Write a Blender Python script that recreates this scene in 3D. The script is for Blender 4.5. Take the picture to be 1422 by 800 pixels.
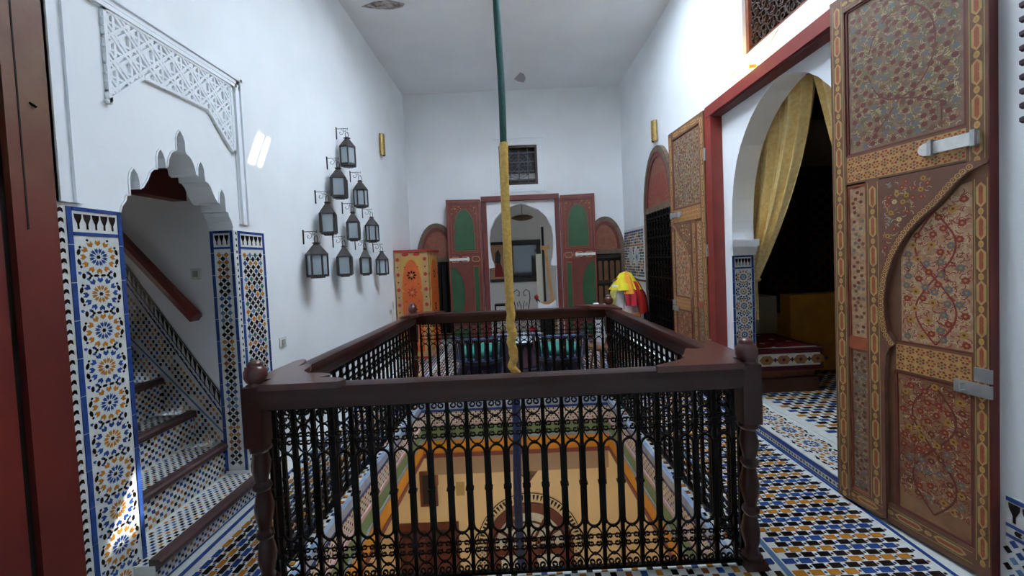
import bpy, math, random
from mathutils import Vector as V3, Matrix
random.seed(7)
for o in list(bpy.data.objects): bpy.data.objects.remove(o)
SC = bpy.context.scene; COL = SC.collection
sin, cos, pi, tau, sqrt = math.sin, math.cos, math.pi, math.tau, math.sqrt
# ---------------------------------------------------------------- camera
F, PX, PY, ROLL, PITCH, EYE = 550., 715., 379., .044, 18/550., 1.5
cf = V3((0, cos(PITCH), -sin(PITCH))); cr0 = V3((1, 0, 0)); cu0 = cr0.cross(cf)
cr = cos(ROLL)*cr0 - sin(ROLL)*cu0; cu = cos(ROLL)*cu0 + sin(ROLL)*cr0
cam = bpy.data.cameras.new('camera'); co = bpy.data.objects.new('camera', cam); COL.objects.link(co)
m = Matrix.Identity(4)
for i in range(3):
    m[i][0] = cr[i]; m[i][1] = cu[i]; m[i][2] = -cf[i]
m.translation = (0, 0, EYE); co.matrix_world = m
cam.sensor_fit = 'HORIZONTAL'; cam.sensor_width = 36; cam.lens = F/1422*36
cam.shift_x = (711-PX)/1422; cam.shift_y = (PY-400)/1422; cam.clip_start = .02
SC.camera = co
SC.cycles.diffuse_bounces = 8; SC.cycles.max_bounces = 14
# ---------------------------------------------------------------- light
SC.view_settings.view_transform = 'Standard'; SC.view_settings.look = 'None'
SC.view_settings.gamma = 1; SC.view_settings.use_curve_mapping = False
SC.view_settings.exposure = 1.58
w = bpy.data.worlds.new('sky'); SC.world = w; w.use_nodes = True
bg = w.node_tree.nodes['Background']; bg.inputs[0].default_value = (.72, .845, 1, 1); bg.inputs[1].default_value = 5.2
SUN = V3((-.5, -.48, -.87))
sl = bpy.data.lights.new('sun', 'SUN'); sl.energy = 7; sl.angle = .009; sl.color = (1, .96, .88)
so = bpy.data.objects.new('sun', sl); COL.objects.link(so); so.rotation_euler = SUN.to_track_quat('-Z', 'Y').to_euler(); so.location = (2, 3, 9)
# ---------------------------------------------------------------- materials
def lin(c):
    return tuple((x/255/12.92 if x/255 <= .04045 else ((x/255+.055)/1.055)**2.4) for x in c)
MATS = {}
def mat(name, col, rough=.5, metal=0, var=.0, vs=8., bump=0, bs=40., emit=0, coat=0, col2=None, trans=0, glass=0, spec=.5):
    if name in MATS: return MATS[name]
    M = bpy.data.materials.new(name); M.use_nodes = True; nt = M.node_tree; b = nt.nodes['Principled BSDF']
    c = (*lin(col), 1); b.inputs['Base Color'].default_value = c; b.inputs['Roughness'].default_value = rough
    b.inputs['Metallic'].default_value = metal; b.inputs['Specular IOR Level'].default_value = spec
    if coat: b.inputs['Coat Weight'].default_value = coat; b.inputs['Coat Roughness'].default_value = .15
    if glass: b.inputs['Transmission Weight'].default_value = glass
    if emit:
        b.inputs['Emission Color'].default_value = c; b.inputs['Emission Strength'].default_value = emit
    if var or bump or col2:
        tc = nt.nodes.new('ShaderNodeTexCoord'); 
    if var or col2:
        n = nt.nodes.new('ShaderNodeTexNoise'); n.inputs['Scale'].default_value = vs; n.inputs['Detail'].default_value = 5
        nt.links.new(tc.outputs['Object'], n.inputs['Vector'])
        r = nt.nodes.new('ShaderNodeValToRGB'); r.color_ramp.elements[0].position = .32; r.color_ramp.elements[1].position = .68
        if col2: a, d = (*lin(col2), 1), c
        else: a = tuple(x*(1-var) for x in c[:3])+(1,); d = tuple(min(1, x*(1+var*.6)) for x in c[:3])+(1,)
        r.color_ramp.elements[0].color = a; r.color_ramp.elements[1].color = d
        nt.links.new(n.outputs['Fac'], r.inputs['Fac']); nt.links.new(r.outputs['Color'], b.inputs['Base Color'])
    if bump:
        n2 = nt.nodes.new('ShaderNodeTexNoise'); n2.inputs['Scale'].default_value = bs; n2.inputs['Detail'].default_value = 4
        nt.links.new(tc.outputs['Object'], n2.inputs['Vector'])
        bp = nt.nodes.new('ShaderNodeBump'); bp.inputs['Strength'].default_value = bump; bp.inputs['Distance'].default_value = .01
        nt.links.new(n2.outputs['Fac'], bp.inputs['Height']); nt.links.new(bp.outputs['Normal'], b.inputs['Normal'])
    if trans:
        t = nt.nodes.new('ShaderNodeBsdfTranslucent'); t.inputs[0].default_value = c
        mx = nt.nodes.new('ShaderNodeMixShader'); mx.inputs[0].default_value = trans
        nt.links.new(b.outputs[0], mx.inputs[1]); nt.links.new(t.outputs[0], mx.inputs[2])
        nt.links.new(mx.outputs[0], nt.nodes['Material Output'].inputs[0])
    MATS[name] = M
    return M
PL = mat('white_plaster', (236, 240, 243), .75, var=.05, vs=1.6, bump=.25, bs=9)
PLC = mat('ceiling_plaster', (232, 233, 235), .8, var=.06, vs=1.2, bump=.15, bs=6)
PLF = mat('far_plaster', (234, 236, 238), .8, var=.05, vs=1.3, bump=.2, bs=8)
GES = mat('carved_plaster', (234, 238, 242), .7, bump=.1, bs=60)
ZW = mat('glazed_white', (214, 218, 214), .22, var=.08, vs=30)
ZB = mat('glazed_blue', (44, 72, 136), .2, var=.25, vs=14)
ZBG = mat('glazed_grey_blue', (92, 122, 160), .25, var=.2, vs=14)
ZK = mat('glazed_black', (26, 18, 20), .2)
ZO = mat('glazed_ochre', (182, 120, 42), .22, var=.2, vs=20)
ZR = mat('glazed_brown', (150, 84, 46), .22, var=.2, vs=20)
ZG = mat('glazed_green', (58, 110, 96), .22, var=.2, vs=20)
ZCR = mat('glazed_cream', (214, 202, 168), .25, var=.1, vs=20)
GROUT = mat('tile_grout', (196, 198, 196), .7, var=.1, vs=12)
TILE = [ZW, ZB, ZK, ZO, ZR, ZG, ZCR, ZBG]; W_, B_, K_, O_, R_, G_, C_, BG_ = range(8)
WOOD = mat('dark_varnished_wood', (48, 20, 16), .3, var=.25, vs=10, coat=.16, spec=.3)
WOODT = mat('rail_cap_wood', (80, 40, 34), .28, var=.25, vs=9, coat=.4)
NOSE = mat('stair_nosing_wood', (78, 56, 56), .4, var=.3, vs=12)
REDF = mat('red_painted_frame', (136, 50, 42), .5, var=.15, vs=6)
REDD = mat('red_brown_door', (104, 34, 28), .45, var=.25, vs=4, bump=.05, bs=30)
OLDW = mat('old_brown_wood', (112, 76, 48), .6, var=.35, vs=5, bump=.3, bs=25)
IRON = mat('black_wrought_iron', (7, 7, 9), .45, spec=.14)
LMET = mat('grey_lantern_metal', (74, 70, 70), .5, metal=.5, var=.2, vs=30)
FROST = mat('frosted_glass', (206, 218, 224), .5, trans=.5)
BRASS = mat('worn_brass', (160, 132, 78), .4, metal=.7, var=.35, vs=60)
STEEL = mat('grey_steel_bolt', (178, 180, 182), .35, metal=.6, var=.1, vs=30)
WBOLT = mat('white_painted_bolt', (222, 222, 218), .4, var=.1, vs=30)
SWW = mat('white_plastic_switch', (206, 210, 206), .4)
PG = mat('painted_gold', (190, 150, 92), .5, var=.15, vs=30)
PBR = mat('painted_brown', (120, 82, 58), .55, var=.25, vs=9)
PBR2 = mat('painted_olive_brown', (150, 122, 100), .6, col2=(118, 90, 76), vs=26)
PTAN = mat('painted_tan', (192, 158, 122), .55, col2=(164, 116, 88), vs=24)
PRED = mat('painted_red', (142, 50, 42), .5, var=.2, vs=30)
PORG = mat('painted_orange', (160, 84, 54), .5, var=.2, vs=20)
PGRY = mat('painted_grey_blue', (112, 108, 110), .55)
PGRN = mat('painted_dull_green', (92, 112, 72), .55)
POCH = mat('painted_ochre', (178, 134, 52), .55)
PMAR = mat('painted_maroon', (112, 52, 44), .55, var=.2, vs=20)
PCRM = mat('painted_cream', (196, 176, 138), .55)
PAINT = [PG, PRED, PORG, PGRY, PGRN, POCH, PMAR, PCRM, PBR]; pG, pR, pO, pY, pN, pC, pM, pW, pB = range(9)
GRN = mat('green_door_panel', (44, 86, 54), .5, var=.15, vs=6)
MARO = mat('maroon_door_wood', (112, 50, 46), .5, var=.2, vs=8)
GOLDC = mat('gold_satin', (255, 234, 170), .36, col2=(240, 206, 126), vs=34, spec=.6)
GOLDS = mat('gold_sleeve_cloth', (234, 198, 108), .5, col2=(206, 164, 76), vs=40, bump=.2, bs=60)
TEALS = mat('green_velvet', (6, 74, 70), .6, var=.25, vs=40)
BLUES = mat('blue_sleeve_cloth', (34, 62, 122), .6, var=.3, vs=30)
DARKW = mat('near_black_carved_wood', (46, 34, 30), .55, var=.4, vs=14)
def worn_post():
    M = mat('worn_red_post', (100, 34, 28), .5, var=.2, vs=4, bump=.15, bs=22); nt = M.node_tree; b = nt.nodes['Principled BSDF']
    tc = nt.nodes.new('ShaderNodeTexCoord'); sp = nt.nodes.new('ShaderNodeSeparateXYZ'); nt.links.new(tc.outputs['Object'], sp.inputs[0])
    mp = nt.nodes.new('ShaderNodeMapRange'); mp.inputs[1].default_value = 1.6; mp.inputs[2].default_value = 2.3; nt.links.new(sp.outputs[2], mp.inputs[0])
    nz = nt.nodes.new('ShaderNodeTexNoise'); nz.inputs['Scale'].default_value = 6; nt.links.new(tc.outputs['Object'], nz.inputs['Vector'])
    ml = nt.nodes.new('ShaderNodeMath'); ml.operation = 'MULTIPLY'; ml.inputs[1].default_value = 1.5; nt.links.new(nz.outputs['Fac'], ml.inputs[0])
    m2 = nt.nodes.new('ShaderNodeMath'); m2.operation = 'MULTIPLY'; m2.use_clamp = True; nt.links.new(mp.outputs[0], m2.inputs[0]); nt.links.new(ml.outputs[0], m2.inputs[1])
    mx = nt.nodes.new('ShaderNodeMix'); mx.data_type = 'RGBA'; old = b.inputs['Base Color'].links[0].from_socket
    nt.links.new(m2.outputs[0], mx.inputs[0]); nt.links.new(old, mx.inputs[6]); mx.inputs[7].default_value = (*lin((116, 80, 54)), 1)
    nt.links.new(mx.outputs[2], b.inputs['Base Color']); return M
# ---------------------------------------------------------------- geometry helper
class G:
    def __init__(s): s.v = []; s.f = []; s.m = []
    def poly(s, pts, mi=0):
        b = len(s.v); s.v += [tuple(p) for p in pts]; s.f.append(tuple(range(b, b+len(pts)))); s.m.append(mi); return s
    def box(s, x0, x1, y0, y1, z0, z1, mi=0, fr=None):
        b = len(s.v); P = [(x, y, z) for x in (x0, x1) for y in (y0, y1) for z in (z0, z1)]
        s.v += [tuple(fr(*p)) for p in P] if fr else P
        for q in ((0, 1, 3, 2), (4, 6, 7, 5), (0, 4, 5, 1), (2, 3, 7, 6), (0, 2, 6, 4), (1, 5, 7, 3)): s.f.append(tuple(b+i for i in q)); s.m.append(mi)
        return s
    def prism(s, pts, fr, w0, w1, mi=0, side=None):
        n = len(pts); b = len(s.v)
        s.v += [tuple(fr(u, v, w0)) for u, v in pts]+[tuple(fr(u, v, w1)) for u, v in pts]
        s.f.append(tuple(range(b+n-1, b-1, -1))); s.m.append(mi); s.f.append(tuple(range(b+n, b+2*n))); s.m.append(mi)
        for i in range(n):
            j = (i+1) % n; s.f.append((b+i, b+j, b+n+j, b+n+i)); s.m.append(mi if side is None else side)
        return s
    def tube(s, path, r, n=6, closed=False, mi=0, caps=True):
        P = [V3(p) for p in path]; L = len(P); b = len(s.v); up = None
        for i, p in enumerate(P):
            t = (P[(i+1) % L]-P[i-1]) if closed else (P[min(i+1, L-1)]-P[max(i-1, 0)])
            if t.length < 1e-9: t = V3((0, 0, 1))
            t.normalize()
            if up is None:
                up = V3((0, 0, 1)) if abs(t.z) < .9 else V3((1, 0, 0))
            a = t.cross(up)
            if a.length < 1e-6: a = t.orthogonal()
            a.normalize(); up = a.cross(t).normalized(); rr = r[i] if isinstance(r, (list, tuple)) else r
            for k in range(n):
                an = tau*(k+.5)/n; s.v.append(tuple(p+rr*(cos(an)*a+sin(an)*up)))
        for i in range(L if closed else L-1):
            j = (i+1) % L
            for k in range(n): s.f.append((b+i*n+k, b+i*n+(k+1) % n, b+j*n+(k+1) % n, b+j*n+k)); s.m.append(mi)
        if caps and not closed:
            s.f.append(tuple(range(b+n-1, b-1, -1))); s.m.append(mi); s.f.append(tuple(b+(L-1)*n+k for k in range(n))); s.m.append(mi)
        return s
    def lathe(s, prof, c=(0, 0, 0), n=16, mi=0, rf=None):
        b = len(s.v); L = len(prof)
        for r, z in prof:
            for k in range(n):
                a = tau*k/n; q = r*(rf(a, z) if rf else 1); s.v.append((c[0]+q*cos(a), c[1]+q*sin(a), c[2]+z))
        for i in range(L-1):
            for k in range(n): s.f.append((b+i*n+k, b+i*n+(k+1) % n, b+(i+1)*n+(k+1) % n, b+(i+1)*n+k)); s.m.append(mi)
        s.f.append(tuple(range(b+n-1, b-1, -1))); s.m.append(mi); s.f.append(tuple(b+(L-1)*n+k for k in range(n))); s.m.append(mi)
        return s
    def grid(s, fn, nu, nv, mi=0):
        b = len(s.v)
        for i in range(nu+1):
            for j in range(nv+1): s.v.append(tuple(fn(i/nu, j/nv)))
        for i in range(nu):
            for j in range(nv):
                a = b+i*(nv+1)+j; s.f.append((a, a+nv+1, a+nv+2, a+1)); s.m.append(mi if not callable(mi) else mi((i+.5)/nu, (j+.5)/nv))
        return s
    def mesh(s, name, mats, smooth=False):
        me = bpy.data.meshes.new(name); me.from_pydata(s.v, [], s.f)
        for M in (mats if isinstance(mats, (list, tuple)) else [mats]): me.materials.append(M)
        me.polygons.foreach_set('material_index', s.m)
        if smooth: me.polygons.foreach_set('use_smooth', [True]*len(s.f))
        me.update(); return me
    def build(s, name, mats, parent=None, smooth=False, kind=None, label=None, auto=False):
        o = bpy.data.objects.new(name, s.mesh(name, mats, smooth or auto)); COL.objects.link(o)
        if auto:
            o.data.set_sharp_from_angle(angle=.7)
        if parent: o.parent = parent; o.matrix_parent_inverse = parent_inv(parent)
        if kind: o['kind'] = kind
        if label: o['label'] = label
        return o
WM = {}
def parent_inv(p): return WM.get(p.name, Matrix.Identity(4)).inverted()
def thing(name, label, cat, loc=(0, 0, 0), group=None):
    o = bpy.data.objects.new(name, None); COL.objects.link(o); o.location = loc; o.empty_display_size = .1
    WM[o.name] = Matrix.Translation(loc); o['label'] = label; o['category'] = cat
    if group: o['group'] = group
    return o
def tag(o, label, cat, group=None):
    o['label'] = label; o['category'] = cat
    if group: o['group'] = group
    return o
def struct(o, label=None):
    o['kind'] = 'structure'
    if label: o['label'] = label
    return o
def inst(name, me, parent, mw):
    o = bpy.data.objects.new(name, me); COL.objects.link(o); o.matrix_world = mw
    if parent:
        o.parent = parent; o.matrix_parent_inverse = parent_inv(parent); o.matrix_basis = mw
    return o
def frame(O, U, V, N):
    O, U, V, N = V3(O), V3(U).normalized(), V3(V).normalized(), V3(N).normalized()
    return lambda u, v, w=0: O+U*u+V*v+N*w
def inside(p, poly):
    x, y = p; r = False; n = len(poly)
    for i in range(n):
        x1, y1 = poly[i]; x2, y2 = poly[i-1]
        if (y1 > y) != (y2 > y) and x < (x2-x1)*(y-y1)/(y2-y1)+x1: r = not r
    return r
def rect(u0, u1, v0, v1): return [(u0, v0), (u1, v0), (u1, v1), (u0, v1)]
def ngon(cx, cy, r, n=8, a0=0, sx=1, sy=1): return [(cx+sx*r*cos(a0+tau*k/n), cy+sy*r*sin(a0+tau*k/n)) for k in range(n)]
def star(cx, cy, r, n=8, q=.62, a0=0): return [(cx+(r if k % 2 == 0 else r*q)*cos(a0+pi*k/n), cy+(r if k % 2 == 0 else r*q)*sin(a0+pi*k/n)) for k in range(2*n)]
def polar(cx, cy, a, pts): return [(cx+r*cos(a)-t*sin(a), cy+r*sin(a)+t*cos(a)) for r, t in pts]
def clipline(p, d, poly):
    ts = []; n = len(poly)
    for i in range(n):
        a, b = poly[i], poly[(i+1) % n]; ex, ey = b[0]-a[0], b[1]-a[1]; den = d[0]*ey-d[1]*ex
        if abs(den) < 1e-12: continue
        t = ((a[0]-p[0])*ey-(a[1]-p[1])*ex)/den; q = ((a[0]-p[0])*d[1]-(a[1]-p[1])*d[0])/den
        if 0 <= q < 1: ts.append(t)
    ts.sort(); return [(ts[i], ts[i+1]) for i in range(0, len(ts)-1, 2)]
def lattice(g, fr, poly, fams, wd, w0, w1, mi=0):
    for q_, (ang, sp, off) in enumerate(fams):
        d = (cos(ang), sin(ang)); nrm = (-d[1], d[0]); ks = [p[0]*nrm[0]+p[1]*nrm[1] for p in poly]
        k = math.floor((min(ks)-off)/sp)
        while k*sp+off < max(ks):
            c = k*sp+off; p = (nrm[0]*c, nrm[1]*c); k += 1
            for a, b in clipline(p, d, poly):
                if b-a < wd: continue
                P = [(p[0]+d[0]*t+nrm[0]*s_, p[1]+d[1]*t+nrm[1]*s_) for t, s_ in ((a, -wd/2), (b, -wd/2), (b, wd/2), (a, wd/2))]
                g.prism(P, fr, w0, w1+.0007*q_+.0001*(k % 3), mi)
class Mo:      # flat mosaic: list of polygons with a colour index
    def __init__(s): s.p = []
    def add(s, pts, c, reg=None):
        if reg is None or all(inside(q, reg) for q in pts): s.p.append((pts, c))
    def put(s, g, fr, w=.0015):
        for i, (pts, c) in enumerate(s.p): g.poly([fr(u, v, w+(i % 7)*.00002) for u, v in pts], c)
        return g
def rosettes(mo, u0, u1, v0, v1, pitch, off=.5):
    reg = rect(u0, u1, v0, v1); cu_ = (u0+u1)/2; k = 0; v = v1-pitch*off; R = pitch*.5
    while v > v0-R:
        A = k % 2 == 0; c1, c2 = (B_, O_) if A else (O_, B_); n = 12
        mo.add(star(cu_, v, R*.13, 6), K_, reg)
        for i in range(n):
            a = tau*(i+.5)/n
            mo.add(polar(cu_, v, a, [(.17*R, 0), (.33*R, .078*R), (.5*R, .06*R), (.42*R, 0), (.5*R, -.06*R), (.33*R, -.078*R)]), c1, reg)
            a = tau*i/n
            mo.add(polar(cu_, v, a, [(.60*R, 0), (.74*R, .15*R), (.93*R, .11*R), (.82*R, 0), (.93*R, -.11*R), (.74*R, -.15*R)]), c2, reg)
        for i in range(n):
            a = tau*(i+.5)/n
            if abs(sin(a)) < .55: mo.add(polar(cu_, v, a, [(1.0*R, -.19*R), (1.09*R, -.08*R), (1.09*R, .08*R), (1.0*R, .19*R), (.92*R, .08*R), (.92*R, -.08*R)]), K_, reg)
            a = tau*i/n
            if abs(cos(a)) > .1: mo.add(star(cu_+1.03*R*cos(a), v+1.03*R*sin(a), .08*R, 4, .75), K_, reg)
        for sgn in (-1, 1):      # fill between two rosettes
            vm = v-R
            for q, c in ((.60, B_), (1.0, B_)):
                for dv in (-.17, .17): mo.add(polar(cu_+sgn*q*R, vm+dv*R, sgn*.6+(0 if dv > 0 else .5), [(-.10*R, 0), (0, .085*R), (.12*R, .05*R), (.05*R, 0), (.12*R, -.05*R), (0, -.085*R)]), c, reg)
            mo.add(ngon(cu_+sgn*.18*R, vm, .10*R, 6, 0, 1.5, .8), K_, reg)
            mo.add(ngon(cu_+sgn*.80*R, vm, .12*R, 6, pi/2, .8, 1.4), K_, reg)
            mo.add(star(cu_+sgn*.44*R, vm, .10*R, 6), K_, reg); mo.add(star(cu_+sgn*1.0*R, vm, .09*R, 6), K_, reg)
        v -= pitch; k += 1
def diamonds(mo, u0, u1, v0, v1, cols, pitch):
    n = max(1, round((u1-u0)/pitch)); p = (u1-u0)/n; reg = rect(u0-1e-4, u1+1e-4, v0, v1); j = 0; v = v1-p/2; r = p*.37
    while v > v0:
        for i in range(n):
            c = [O_, R_, K_, B_, BG_, K_][(j//2) % 6] if cols == 0 else [O_, K_, BG_, B_, G_, O_, K_][(j*3+i*2) % 7]
            mo.add(ngon(u0+p*(i+.5), v, r, 4), c, reg)
        for i in range(n+1):
            u = u0+p*i; mo.add(ngon(u, v-p/2, r, 4), K_, reg)
            mo.add(ngon(u, v, p*.09, 4), K_, reg); 
            if i < n: mo.add(ngon(u+p/2, v-p/2, p*.09, 4), K_, reg)
        v -= p; j += 1
def checker(mo, poly, p, cols, q=.78, ang=0):
    us = [a for a, b in poly]; vs = [b for a, b in poly]; R = max(max(us)-min(us), max(vs)-min(vs))*.75+p; cx, cy = (min(us)+max(us))/2, (min(vs)+max(vs))/2
    n = int(R/p)+1; ca, sa = cos(ang), sin(ang)
    for i in range(-n, n+1):
        for j in range(-n, n+1):
            if (i+j) % 2: continue
            h = p*q/2; x, y = i*p, j*p
            P = [(cx+ca*a-sa*b, cy+sa*a+ca*b) for a, b in ((x-h, y-h), (x+h, y-h), (x+h, y+h), (x-h, y+h))]
            mo.add(P, cols[(i//2*2+abs(j)*3+(i*j) % 5) % len(cols)], poly)
def merlons(mo, u0, u1, v0, v1, n):      # white bottle shapes between dark ones
    p = (u1-u0)/n; h = v1-v0
    for i in range(n):
        c = u0+p*(i+.5)
        mo.add([(c-p*.44, v1), (c+p*.44, v1), (c+p*.40, v1-h*.25), (c+p*.12, v1-h*.62), (c+p*.12, v0+h*.05), (c-p*.12, v0+h*.05), (c-p*.12, v1-h*.62), (c-p*.40, v1-h*.25)], K_)
def chain(mo, u0, u1, v0, v1, n, c=K_):      # small zig-zag arrow strip along v
    p = (v1-v0)/n; m_ = (u0+u1)/2; w_ = (u1-u0)*.5
    for i in range(n):
        v = v0+p*(i+.5); mo.add([(m_-w_, v-p*.25), (m_, v-p*.05), (m_+w_, v-p*.25), (m_+w_*.8, v+p*.2), (m_, v+p*.32), (m_-w_*.8, v+p*.2)], c)
def bricks(parent, fr, u0, u1, v0, v1, n, M, along='v', t=.004, name='border_tile'):
    for i in range(n):
        g = G(); e = .0015
        if along == 'v': a, b = v0+(v1-v0)*i/n, v0+(v1-v0)*(i+1)/n; g.box(u0, u1, a+e, b-e, 0, t, 0, fr)
        else: a, b = u0+(u1-u0)*i/n, u0+(u1-u0)*(i+1)/n; g.box(a+e, b-e, v0, v1, 0, t, 0, fr)
        g.build(name, M, parent)
def arch_pts(u0, u1, vs, rise, n=14, pointed=.25, horse=0):
    # pointed / horseshoe arch outline from the right spring over the apex to the left spring
    c = (u0+u1)/2; h = (u1-u0)/2; P = []
    for k in range(n+1):
        t = k/n; a = t*pi/2
        x = h*(cos(a)**(1-.25*pointed))+horse*sin(a*2)*h; y = rise*(sin(a)**(1+pointed*.6))
        P.append((x, y))
    return [(c+x, vs+y) for x, y in P]+[(c-x, vs+y) for x, y in P[-2::-1]]
# ================================================================ SETTING
XL, XR, YF, YB, ZC = -1.9, 2.04, 7.3, -1.6, 4.58
HC = [(-1.15, 1.87), (1.0, 1.87), (.925, 4.15), (-1.06, 4.15)]          # edge of the atrium
XY = frame((0, 0, 0), (1, 0, 0), (0, 1, 0), (0, 0, 1))
LW = frame((XL, 0, 0), (0, 1, 0), (0, 0, 1), (1, 0, 0))                # left wall: u = depth, v = height
RW = frame((XR, 0, 0), (0, 1, 0), (0, 0, 1), (-1, 0, 0))
FW = frame((0, YF, 0), (1, 0, 0), (0, 0, 1), (0, -1, 0))
# ---- gallery floor
def ringparts(z0, z1, d, out, M, name, parent=None, skip=-1):
    (x0, y0), (x1, _), (x2, y2), (x3, _) = HC; g = G()
    I = [(x0+d, y0+d), (x1-d, y0+d), (x2-d, y2-d), (x3+d, y2-d)]; O = [(x0-out, y0-out), (x1+out, y0-out), (x2+out, y2+out), (x3-out, y2+out)]
    for i in range(4):
        if i == skip: continue
        j = (i+1) % 4; g.prism([I[i], I[j], O[j], O[i]], XY, z0, z1)
    return g.build(name, M, parent)
g = G(); T = -.05
(x0, y0), (x1, _), (x2, y2), (x3, _) = HC
for P in ([(XL-.2, YB), (XR, YB), (XR, y0), (XL-.2, y0)], [(XL-.2, y0), (x0, y0), (x3, y2), (XL-.2, y2)], [(x1, y0), (XR, y0), (XR, y2), (x2, y2)], [(XL-.2, y2), (XR, y2), (XR, YF+.2), (XL-.2, YF+.2)]): g.prism(P, XY, T, -.002)
floor = struct(g.build('floor', ZW))
# tiles: coloured oblongs in offset rows with white between
tiles = []
def oblongs(x0, x1, y0, y1, px, py, lx, ly, swap=False, z=0, dots=True):
    # px pitch along the row, py pitch between rows (swap: rows run along y)
    a0, a1, b0, b1 = (y0, y1, x0, x1) if swap else (x0, x1, y0, y1); j = 0; b = b1-ly*.7
    while b-ly/2 > b0:
        off = (j % 2)*px/2; i = 0; a = a0+lx/2+off*.98
        while a+lx/2 <= a1:
            blk = (int(a*3.1)+j//24) % 2
            c = K_ if j % 2 else (O_ if ((j//2+i//4*1) % 2 == 0) else B_)
            tiles.append((((b, a) if swap else (a, b)), (ly, lx) if swap else (lx, ly), c, z))
            if dots and a+px/2+.004 < a1:
                q = (b, a+px/2) if swap else (a+px/2, b); tiles.append((q, (.011, .009), (K_, R_, B_)[(i+j) % 3], z))
            a += px; i += 1
        b -= py; j += 1
oblongs(1.225, 1.90, 1.0, 7.2, .079, .0365, .055, .029)
oblongs(-1.70, -1.25, 1.2, 7.2, .077, .0385, .055, .030, swap=True)
oblongs(-1.2, 1.2, 4.4, 7.2, .079, .0365, .053, .0265, dots=False)
def squares(x0, x1, y0, y1, p, q=.82):
    i = 0; x = x0+p/2
    while x+p/2 <= x1:
        j = 0; y = y0+p/2
        while y+p/2 <= y1:
            ex = (-1.15+.09*(y-1.84)/2.31, 1.0-.075*(y-1.84)/2.31)
            if (i+j) % 2 == 0 and not (y+p/2 > 1.875 and x+p/2 > ex[0]-.012 and x-p/2 < ex[1]+.012): tiles.append(((x, y), (p*q, p*q), (K_, O_, B_, R_, K_)[(i*2+j//2+j) % 5], 0))
            y += p; j += 1
        x += p; i += 1
squares(-1.2, 1.185, 1.294, 1.871, .036); squares(.93, 1.185, 1.84, 4.2, .036); squares(-1.215, -1.05, 1.84, 4.2, .03)
def cpx(p):     # how large does it show: inverse squared distance, only in view
    x, y = p; d = y*cos(PITCH)+EYE*sin(PITCH)
    if d < .3: return 0
    sx = x/d*F; sy = EYE/d*F
    if y < 1.65 or abs(sx) > 705 or (-1.12 < x < 1.1): return 0
    return 1/(d*d)
big = sorted([t for t in tiles if t[1][0] > .015 and t[1][1] > .015 and t[3] == 0], key=lambda t: -cpx(t[0]))[:300]
bigid = set(id(t) for t in big); tm = {}; gs = G()
for t in tiles:
    (x, y), (lx, ly), c, z = t
    if id(t) in bigid:
        k = (round(lx, 4), round(ly, 4), c)
        if k not in tm:
            tm[k] = G().box(-lx/2, lx/2, -ly/2, ly/2, -.003, .0015).mesh('floor_tile', TILE[c])
        inst('tile', tm[k], floor, Matrix.Translation((x, y, 0)))
    else: gs.box(x-lx/2, x+lx/2, y-ly/2, y+ly/2, z-.003, z+.001, c)
gs.build('small_floor_tiles', TILE, floor, kind='stuff')
g = G()
g.prism([(1.187, 1.2), (1.215, 1.2), (1.215, 7.2), (1.187, 7.2)], XY, 0, .0012, BG_)
g.prism([(1.905, 1.2), (1.925, 1.2), (1.925, 7.2), (1.905, 7.2)], XY, 0, .0012, B_)
g.prism([(-1.235, 1.88), (-1.22, 1.88), (-1.22, 7.2), (-1.235, 7.2)], XY, 0, .0012, B_)
g.prism([(-1.745, 1.2), (-1.72, 1.2), (-1.72, 7.2), (-1.745, 7.2)], XY, 0, .0012, B_)
g.build('border_strip', TILE, floor, kind='stuff')
# ---- atrium edge: kerb, tile frieze and painted cornice
FRZ = mat('frieze_ground', (226, 214, 198), .4, var=.08, vs=20)
PINK = mat('pink_moulding', (204, 172, 172), .5); GCOR = mat('green_cornice', (116, 142, 96), .5, var=.1, vs=8)
GREYM = mat('grey_moulding', (150, 156, 160), .5); YCOR = mat('yellow_cornice', (222, 150, 34), .5, var=.08, vs=6)
RLINE = mat('dark_red_line', (120, 58, 52), .5); BEI = mat('beige_plaster', (226, 208, 170), .75, var=.07, vs=1.5)
BEAMG = mat('taupe_plaster', (170, 148, 126), .75)
kerb = struct(ringparts(-.045, .012, .014, .02, mat('kerb_glaze', (176, 190, 208), .15, col2=(128, 152, 190), vs=9, coat=.3), 'trim_1', None, 0), 'blue glazed kerb tiles around the atrium edge')
ringparts(-.075, -.045, .009, .02, ZB, 'kerb_band', kerb, 0)
frz = struct(ringparts(-.205, -.075, 0, .1, FRZ, 'trim_2'))
g = G()
for i in range(4):
    (ax, ay), (bx, by) = HC[i], HC[(i+1) % 4]; L = math.hypot(bx-ax, by-ay); d = ((bx-ax)/L, (by-ay)/L)
    f = frame((ax, ay, -.205), (d[0], d[1], 0), (0, 0, 1), (-d[1], d[0], 0)); mo = Mo()
    p = .0258
    for r_ in range(5):
        for k in range(int(L/p)):
            u = p*(k+.5); v = .0135+p*r_
            if (k+r_) % 2 == 0: mo.add(ngon(u, v, p*.42, 4), (K_, K_, R_, K_, B_)[(k//2+r_) % 5])
            else: mo.add(ngon(u, v, p*.16, 4), K_)
    mo.put(g, f, .002)
g.build('mosaic', TILE, frz, kind='stuff')
struct(ringparts(-.235, -.205, .012, .1, PINK, 'trim_3')); struct(ringparts(-.35, -.235, .004, .1, GCOR, 'trim_4'))
struct(ringparts(-.378, -.35, .014, .1, GREYM, 'trim_5')); struct(ringparts(-.52, -.378, .004, .1, YCOR, 'trim_6'))
struct(ringparts(-.56, -.52, .014, .1, RLINE, 'trim_7'))
g = G().box(-1.04, .92, 4.2, 4.36, -.78, -.56); struct(g.build('trim_8', BEAMG))
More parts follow.
